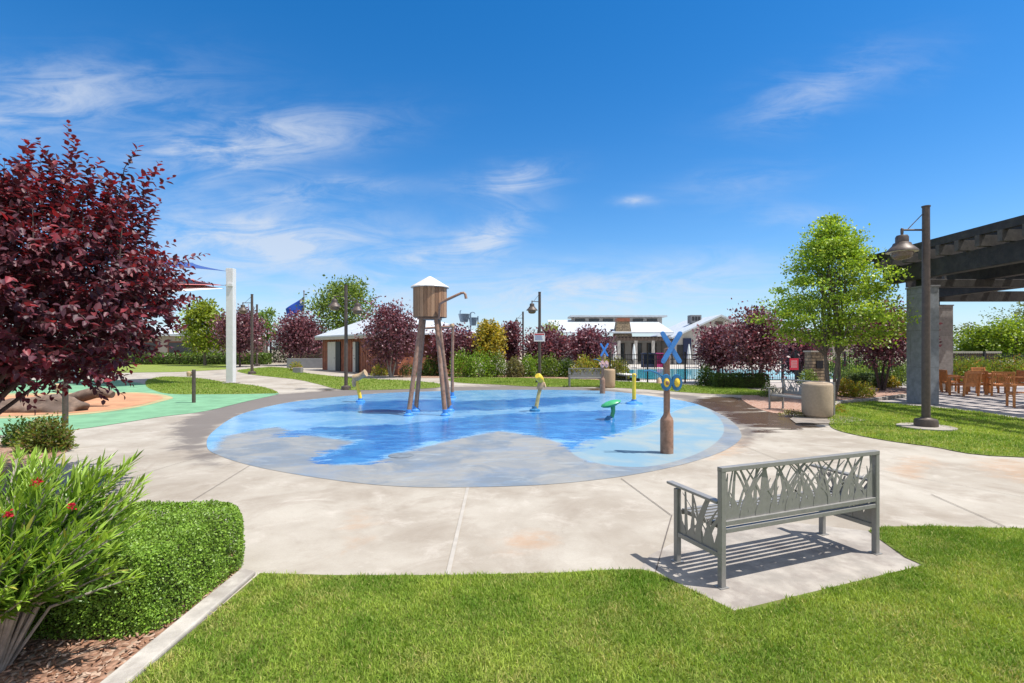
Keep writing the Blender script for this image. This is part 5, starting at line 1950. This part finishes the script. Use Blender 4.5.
def cabana(px0, px1, Yd, mat, label):
    x0, x1 = (px0 - 512) * Yd / 500, (px1 - 512) * Yd / 500
    wd = x1 - x0
    r_ = thing('cabana', label, 'cabana', ((x0 + x1) / 2, Yd, .012))
    MB().box((0, .6, .72), (wd, .06, 1.24)).box((-wd / 2 + .03, .3, .72), (.06, .6, 1.24)).box((wd / 2 - .03, .3, .72), (.06, .6, 1.24)).build('screen', mat, r_)
    MB().box((0, .3, 1.38), (wd + .1, .8, .07)).build('roof', mat, r_)
    for s in (-1, 1):
        MB().box((s * (wd / 2 - .03), -.05, .68), (.06, .06, 1.36)).build('post', M_FASCIA, r_)
    MB().box((0, .25, .25), (wd - .2, .5, .3)).build('seat', mat, r_)


cabana(643, 655, 45.5, M_NAVY, 'navy canvas cabana at the far pool edge')
cabana(656, 663.5, 45.8, M_PINKCLOTH, 'magenta canvas cabana right of the navy one')


def lounger(label=None):
    r_ = thing('sun_lounger', label, 'sun lounger', (0, 0, .012), 0, 'pale sun loungers on the pool deck')
    MB().box((0, -.3, .32), (.62, 1.25, .06)).build('seat', M_CLOTHW, r_, bevel=.01)
    b = MB()
    b.bar((0, .32, .34), (0, .85, .75), .62, .06)
    b.build('backrest', M_CLOTHW, r_, bevel=.01)
    f = MB()
    for sx in (-1, 1):
        f.box((sx * .28, -.25, .26), (.04, 1.3, .05))
        for y in (-.85, .3):
            f.box((sx * .28, y, .13), (.04, .04, .26))
    f.build('frame', M_GREYWALL, r_)
    return r_


spots = [(6.35, 28.4, 15, 'nearest pale sun lounger left of the pool, behind the fence'), (6.25, 30.5, 20, 'second nearest pale sun lounger left of the pool'), (6.3, 32.6, 10, 'third pale sun lounger left of the pool'), (6.4, 34.8, 18, 'farthest pale sun lounger on the left pool side'),
         (17.6, 45.9, 170, 'pale sun lounger on the far pool deck left of the folded umbrellas'), (19.2, 45.9, 185, 'pale sun lounger on the far pool deck right of the folded umbrellas')]
L0 = None
for (x, y, a, lab) in spots:
    if L0 is None:
        L0 = lounger(lab)
        q_ = L0
    else:
        q_ = copy_tree(L0)
    q_.location = (x, y, .012)
    q_.rotation_euler = (0, 0, R(a))
    q_['label'] = lab

# ------------------------------------------------------------------ pergola at the right
def stone_column(label, loc, sx, sy, h, mat):
    c = thing('stone_column', label, 'column', (*loc, .010), 0, 'stone tiled pergola columns')
    MB().box((0, 0, h / 2), (sx, sy, h)).build('shaft', mat, c, bevel=.008)
    MB().box((0, 0, h + .025), (sx + .05, sy + .05, .05)).build('cap', M_GREYWALL, c, bevel=.006)
    MB().box((0, 0, h + .17), (.16, .30, .26)).build('bracket', M_BLACK, c)
    return c


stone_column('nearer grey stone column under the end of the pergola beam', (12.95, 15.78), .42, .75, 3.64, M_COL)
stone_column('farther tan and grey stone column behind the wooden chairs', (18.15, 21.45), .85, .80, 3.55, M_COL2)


def pergola():
    root = thing('pergola', 'dark timber pergola roof of heavy beams and rafters at the right edge', 'pergola', (12.9, 15.8, 0))
    ox, oy = 12.9, 15.8
    y0, y1 = 2.5, 17.1
    for x in (12.82, 15.0, 18.15):
        b = MB()
        ye = y1 if x < 16 else 22.3
        w_ = .30
        # beam with chamfered far end
        zb, zt = 3.92, 4.45
        pr = [(y0, zb), (ye - .18, zb), (ye, zb + .22), (ye, zt), (y0, zt)]
        b.raw([(x - w_ / 2 - ox, y - oy, z) for y, z in pr] + [(x + w_ / 2 - ox, y - oy, z) for y, z in pr], [(0, 1, 2, 3, 4), (9, 8, 7, 6, 5)] + [(i, (i + 1) % 5, 5 + (i + 1) % 5, 5 + i) for i in range(5)])
        b.build('beam', M_PERG, root, bevel=.012)
    cbm = MB()
    cbm.box((15.7 - ox, 15.8 - oy, 3.80), (5.6, .26, .24))
    cbm.build('cross_beam', M_PERG, root, bevel=.012)
    MB().box((23.2 - ox, 21.4 - oy, 3.99), (10.5, .35, .42)).build('cross_beam', M_PERG, root, bevel=.012)
    # rafters across the beams
    rf = MB()
    y = 17.0
    while y > 3:
        xr = 26
        rf.box(((12.35 + xr) / 2 - ox, y - oy, 4.60), (xr - 12.35, .13, .29))
        y -= .62
    y = 17.7
    while y < 22.2:
        rf.box(((17.4 + 26) / 2 - ox, y - oy, 4.60), (26 - 17.4, .13, .29))
        y += .62
    rf.build('rafters', M_PERGLITE, root)
    pl_ = MB()
    for x in (12.45, 13.3, 14.2, 15.1, 16.0, 16.9, 17.8, 18.7, 19.6, 20.5, 21.4, 22.3):
        ye = 18.1 if x < 17.5 else 22.6
        pl_.box((x - ox, (y0 + ye) / 2 - oy, 4.86), (.14, ye - y0, .22))
    pl_.build('purlins', M_PERG, root)
    return root


pergola()

# teak furniture on the patio
def chair(label=None):
    r_ = thing('wooden_chair', label, 'chair', (0, 0, 0), 0, 'teak armchairs on the patio')
    W_, D_ = .58, .54
    for sx in (-1, 1):
        MB().box((sx * W_ / 2, D_ / 2, .32), (.055, .055, .64)).build('leg', M_TEAK, r_, bevel=.004)
        MB().bar((sx * W_ / 2, -D_ / 2 + .02, 0), (sx * W_ / 2, -D_ / 2 - .08, .90), .055, .055).build('leg', M_TEAK, r_, bevel=.004)
        MB().box((sx * W_ / 2, .02, .655), (.075, D_ + .10, .032)).build('armrest', M_TEAK, r_, bevel=.006)
    s = MB()
    for i in range(6):
        s.box((0, -D_ / 2 + .06 + i * .09, .43), (W_ - .03, .072, .024))
    s.box((0, D_ / 2 - .0, .39), (W_ - .06, .03, .08)).box((0, -D_ / 2 + .0, .39), (W_ - .06, .03, .08))
    s.build('seat', M_TEAK, r_, bevel=.003)
    b = MB()
    for i in range(9):
        x = -W_ / 2 + .06 + i * (W_ - .12) / 8
        b.bar((x, -D_ / 2 - .025, .46), (x, -D_ / 2 - .075, .84), .035, .018, up=(0, 1, 0))
    b.bar((-W_ / 2, -D_ / 2 - .078, .87), (W_ / 2, -D_ / 2 - .078, .87), .04, .075)
    b.build('backrest', M_TEAK, r_, bevel=.003)
    return r_


chs = [((943.5, 391.5), 200, 'teak armchair just right of the near stone column, half in sun'), ((953.5, 393), 250, 'teak armchair side on left of the two seen from behind'),
       ((964, 396), 5, 'teak chair seen from behind left of the patio table'), ((972, 394.3), -15, 'teak chair tucked against the left side of the patio table'),
       ((1000, 396), -30, 'teak chair seen from behind right of the patio table'), ((1012, 394), 75, 'teak chair side on at the right of the patio table'),
       ((1023, 407.5), 60, 'nearest teak armchair cut by the right picture edge'), ((985, 388), 180, 'teak chair on the far side of the patio table')]
c0 = None
for (p, a, lab) in chs:
    if c0 is None:
        c0 = chair(lab)
        q_ = c0
    else:
        q_ = copy_tree(c0)
    q_.location = (*G(*p), .010)
    q_.rotation_euler = (0, 0, R(a))
    q_['label'] = lab
tb = thing('patio_table', 'square teak table among the patio chairs', 'table', (*G(987, 392.5), .010), R(8))
tt_ = MB()
for i in range(9):
    tt_.box((-.4 + i * .1, 0, .735), (.092, .9, .03))
tt_.box((0, .41, .70), (.8, .03, .06)).box((0, -.41, .70), (.8, .03, .06))
tt_.build('tabletop', M_TEAK, tb, bevel=.003)
for sx in (-1, 1):
    for sy in (-1, 1):
        MB().box((sx * .38, sy * .38, .36), (.07, .07, .72)).build('leg', M_TEAK, tb, bevel=.004)

# ------------------------------------------------------------------ trees and shrubs further off
def gb(px, Y):
    return ((px - 512) * Y / 500, Y)


ptg = 'purple leaf plum trees around the splash pad'
def plum(px, Y, ybot, ytop, wpx, label, seed, stems=1, bark=None, trunk_h=None, dens=1.0, palette=PUR, group=ptg):
    k = Y / 500
    z0, z1 = max(.9, 1.7 + (350 - ybot) * k), 1.7 + (350 - ytop) * k
    rad = wpx * k / 2 * 1.06
    z1 -= .25 * (z1 - z0)
    return tree('plum_tree', label, gb(px, Y), trunk_h or max(.8, z0 + .1), .09, (z0, z1, rad * .92, vase_prof), int(105 * dens), 84, .0038 * Y + .045, palette, M_PURPLEF, bark or M_DARKBARK,
                seed, stems=stems, clus=.15 * rad + .05, flat=1.35, group=group, limbs=24, upw=.45)


plum(391, 31, 354, 303, 54, 'purple plum tree with pale forked trunk before the brown building', 51, 3, M_PALEBARK, 1.3)
plum(453, 33.5, 360, 331, 48, 'purple plum tree behind the right legs of the water tower', 52, dens=.8)
plum(301, 55, 348, 317, 52, 'purple plum tree before the entrance gate', 53)
plum(240, 50, 346, 311, 48, 'purple plum tree behind the white shade column', 54)
plum(511, 35, 360, 319, 24, 'slim thin purple plum tree right of the yellow tree', 55, dens=.6)
plum(547, 34, 360, 333, 48, 'purple plum tree behind the lamp with the white notice', 56)
plum(587, 35, 360, 331, 42, 'purple plum tree behind the far bench', 57)
plum(719, 25.5, 361, 331, 46, 'left purple plum tree beside the pool, above the dark hedge', 58)
plum(757, 22.5, 360, 310, 62, 'purple plum tree with pale trunk in front of the dark hedge', 59, 2, M_PALEBARK, 1.15, 1.1)
plum(882, 21, 351, 310, 70, 'shaded purple plum tree behind the green tree and near column', 60, 4, None, 1.2)
plum(800, 30, 366, 335, 46, 'purple plum tree behind the pool gate', 61)

# bright green ash tree
gx_, gy_ = gb(832, 17.4)
tree('ash_tree', 'bright yellow green multi stemmed tree left of the pergola', (gx_, gy_), 1.5, .10, (1.98, 6.25, 2.4, cone_prof), 215, 150, .092, ASH, M_LEAF, M_BARK, 71, weights=[.33, .32, .15, .2],
     stems=4, flat=.36, clus=.28, limbs=60, spread=.28, upw=.1)
# others
tree('locust_tree', 'tall rounded green tree behind the brown building', gb(345, 58), 3.2, .22, (4.2, 9.3, 3.35, round_prof), 120, 60, .30, OLV, M_LEAF, M_BARK, 72, flat=.7, clus=.75)
tree('yellow_tree', 'small bright yellow tree over the shrubs', gb(489, 33), 1.2, .08, (1.25, 3.35, 1.08, round_prof), 90, 60, .17, [(.42, .30, .03), (.50, .38, .05), (.30, .26, .035), (.22, .22, .03)], M_LEAF, M_BARK, 73, clus=.24)
tree('young_green_tree', 'yellow green tree behind the white shade column', gb(205, 54), 2.0, .14, (2.0, 6.6, 2.1, round_prof), 110, 50, .32, [(.24, .31, .03), (.32, .37, .05), (.16, .23, .025)], M_LEAF, M_BARK, 74, clus=.5)
tree('small_green_tree', 'feathery green tree top beside the entrance gate roof', gb(267, 62), 3.0, .12, (3.3, 6.4, 1.4, round_prof), 50, 28, .30, [(.12, .21, .03), (.18, .27, .04)], M_LEAF, M_BARK, 75, clus=.4)
tree('patio_green_tree', 'bright green tree beyond the patio shrubs at the right edge', gb(1018, 33), 1.6, .12, (1.3, 3.5, 1.9, round_prof), 90, 60, .18, [(.20, .30, .025), (.28, .36, .04), (.13, .21, .02)], M_LEAF, M_BARK, 76, clus=.38)
tree('patio_green_tree', 'lower green tree left of the bright one beyond the patio', gb(985, 35), 1.2, .10, (1.0, 2.9, 1.6, round_prof), 90, 60, .20, [(.18, .27, .03), (.24, .31, .04), (.12, .19, .02)], M_LEAF, M_BARK, 77, clus=.34)
tree('desert_tree', 'thin grey green tree with open crown beyond the patio', gb(968, 44), 1.5, .10, (1.5, 3.8, 1.4, vase_prof), 40, 26, .18, [(.12, .15, .07), (.17, .20, .09)], M_LEAF, M_BARK, 78, clus=.35)
tree('desert_tree', 'grey green tree rising behind the bright green patio tree', gb(1030, 46), 2.5, .14, (2.5, 6.0, 2.4, vase_prof), 70, 30, .20, [(.12, .16, .07), (.16, .20, .09)], M_LEAF, M_BARK, 79, clus=.45)
tree('small_green_tree', 'green tree top showing over the plum trees behind the notice lamp', gb(552, 46), 1.8, .10, (2.2, 4.0, .9, round_prof), 36, 26, .20, [(.20, .26, .04), (.28, .30, .05)], M_LEAF, M_BARK, 80, clus=.3)

# shrub row behind the splash pad
BR = [(.13, .25, .02), (.19, .32, .03), (.09, .17, .018), (.25, .35, .045)]
YG = [(.24, .28, .03), (.32, .33, .045), (.15, .21, .025), (.36, .22, .04)]
DK = [(.05, .10, .02), (.075, .13, .022), (.10, .16, .03)]
rows = [(462, 31.6, 12, 351, BR, 'bright green shrub behind the right tower legs'), (480, 31.2, 14, 350, BR, 'large bright green shrub under the yellow tree'), (496, 31.6, 11, 353, OLV, 'olive green shrub right of the large bright one'),
        (515, 31.3, 8, 358, [(.22, .19, .11), (.17, .18, .06)], 'small pale twiggy shrub under the slim plum tree'), (530, 31.8, 11, 355, BR, 'green shrub left of the notice lamp'), (550, 31.6, 12, 356, OLV, 'olive shrub right of the notice lamp'),
        (566, 31.6, 9, 359, DK, 'dark green shrub left of the far bench'), (586, 30.5, 14, 355, YG, 'yellow green shrub behind the far bench'), (604, 30.5, 11, 357, YG, 'yellow orange shrub behind the far litter bin'),
        (619, 29.0, 9, 359, [(.20, .24, .03), (.30, .22, .05), (.13, .18, .03)], 'orange tipped shrub at the left end of the pool fence'), (432, 33.0, 10, 357, DK, 'dark shrub seen between the tower legs')]
for i, (px, Y, wpx, ytop, pal, lab) in enumerate(rows):
    k = Y / 500
    shrub('garden_shrub', lab, gb(px, Y), wpx * k * 1.12, wpx * k, 1.7 + (350 - ytop) * k, 2600, .115, pal, seed=100 + i, rough=.22, group='shrubs in the row behind the splash pad')
shrub('low_shrub', 'low yellow green shrub at the foot of the brown building', gb(380, 33.0), .55, .5, .85, 900, .10, YG, seed=130)
shrub('low_shrub', 'low dark shrub right of the forked plum trunk', gb(408, 32.0), .6, .5, .8, 900, .10, DK, seed=131)
shrub('low_shrub', 'small yellow shrub by the dark planter block', gb(296, 40.5), .55, .5, .75, 600, .12, YG, seed=132)
hedge('dark_hedge', 'dark low clipped hedge under the purple trees by the pool fence', gb(739, 22.6), 2.5, .9, .62, 9000, .055, DK, 0, 12, M_LEAF, corner=.25, bump=.04)
shrub('garden_shrub', 'dark green shrub at the left end of the dark hedge', gb(706, 23.4), .42, .42, .98, 1800, .085, DK, seed=140)
shrub('garden_shrub', 'small yellowish shrub left of the side on bench', gb(768, 18.0), .32, .3, .42, 700, .06, OLV, seed=141)
shrub('low_shrub', 'low yellowing plant under the side on bench', (8.6, 13.5), .38, .3, .26, 500, .06, YG, seed=142)
shrub('low_shrub', 'low dry yellow plant at the foot of the large beige bin', G(792, 417), .30, .2, .16, 350, .05, [(.28, .24, .08), (.20, .20, .06)], seed=143)
YO = [(.40, .31, .03), (.34, .33, .04), (.24, .26, .03), (.44, .26, .04)]
shrub('garden_shrub', 'golden shrub just right of the green tree trunk', gb(845, 18.2), .36, .36, .62, 1300, .075, YO, seed=144, rough=.3)
shrub('garden_shrub', 'golden and green shrub at the right of the gravel bed', gb(861, 17.9), .42, .38, .52, 1400, .07, YG, seed=145, rough=.3)
hedge('sage_hedge', 'soft pale green rounded hedge behind the golden shrubs', gb(866, 22.8), 1.9, .9, .62, 7000, .06, [(.12, .19, .06), (.16, .235, .08), (.09, .15, .045)], 0, 14, M_LEAF, corner=.3, bump=.04)
shrub('garden_shrub', 'green rounded shrub behind the soft pale hedge', gb(858, 25.5), .85, .7, .92, 2200, .09, [(.15, .23, .04), (.20, .28, .05), (.10, .17, .03)], seed=146)
shrub('garden_shrub', 'yellow shrub left of the near stone column', gb(890, 22.5), .40, .36, .55, 1000, .08, YO, seed=147)
shrub('garden_shrub', 'tall green shrub at the foot of the near stone column', gb(900, 23.8), .6, .5, 1.05, 1700, .09, OLV, seed=148)
shrub('garden_shrub', 'green shrub in front of the stone gate pillar', gb(808, 24.2), .45, .4, .75, 1200, .08, OLV, seed=149)
for i, (px, Y, lab) in enumerate(((955, 26.5, 'leftmost flowering shrub behind the patio chairs'), (975, 26.5, 'flowering shrub behind the patio table'), (998, 26.5, 'red tipped shrub behind the right patio chairs'), (1020, 26, 'flowering shrub at the right picture edge'))):
    shrub('patio_shrub', lab, gb(px, Y), .95, .7, 1.32, 3600, .09, [(.18, .26, .03), (.25, .30, .04), (.34, .18, .04), (.12, .19, .025)], seed=150 + i, weights=[.4, .3, .12, .18], group='flowering shrubs behind the patio')

for i, (px, Y, h, pal, lab) in enumerate(((838, 30.5, 1.5, OLV, 'olive shrub beyond the fence right of the stone gate pillar'), (856, 31.5, 1.7, BR, 'bright shrub beyond the fence behind the pale hedge'),
                                   (876, 31, 1.45, OLV, 'olive shrub beyond the fence left of the shaded plum'), (896, 31.5, 1.6, DK, 'dark shrub beyond the fence just left of the near stone column'), (945, 32.0, 1.6, BR, 'green shrub between the two stone columns'))):
    shrub('fence_shrub', lab, gb(px, Y), 1.0, .7, h, 1800, .13, pal, seed=170 + i, group='shrubs beyond the right fence')
# distant houses and tree line on the horizon
DH = [(-95, 150, 26, 5.2, 'distant beige house far behind the entrance building'), (120, 170, 40, 5.5, 'distant beige house at the far right horizon'), (62, 150, 24, 5.0, 'distant beige house behind the gate pillar')]
for (x, y, wd, h, lab) in DH:
    d = thing('distant_house', lab, 'house', (x, y, 0))
    MB().box((0, 0, h * .3), (wd, 10, h * .6)).build('wall', M_STUCCO, d)
    rfm = MB()
    rfm.raw([(-wd / 2 - .5, -5.6, h * .6), (wd / 2 + .5, -5.6, h * .6), (wd / 2 + .5, 5.6, h * .6), (-wd / 2 - .5, 5.6, h * .6), (-wd / 2 + 3, 0, h), (wd / 2 - 3, 0, h)],
            [(0, 1, 5, 4), (1, 2, 5), (2, 3, 4, 5), (3, 0, 4), (3, 2, 1, 0)])
    rfm.build('roof', pmat('tile_roof', (.22, .13, .09), .9, var=.2, nscale=2), d)
    for i in range(4):
        MB().box((-wd / 2 + wd * (i + .5) / 4, -5.03, 1.6), (1.6, .06, 1.3)).build('window', M_GLASS, d)
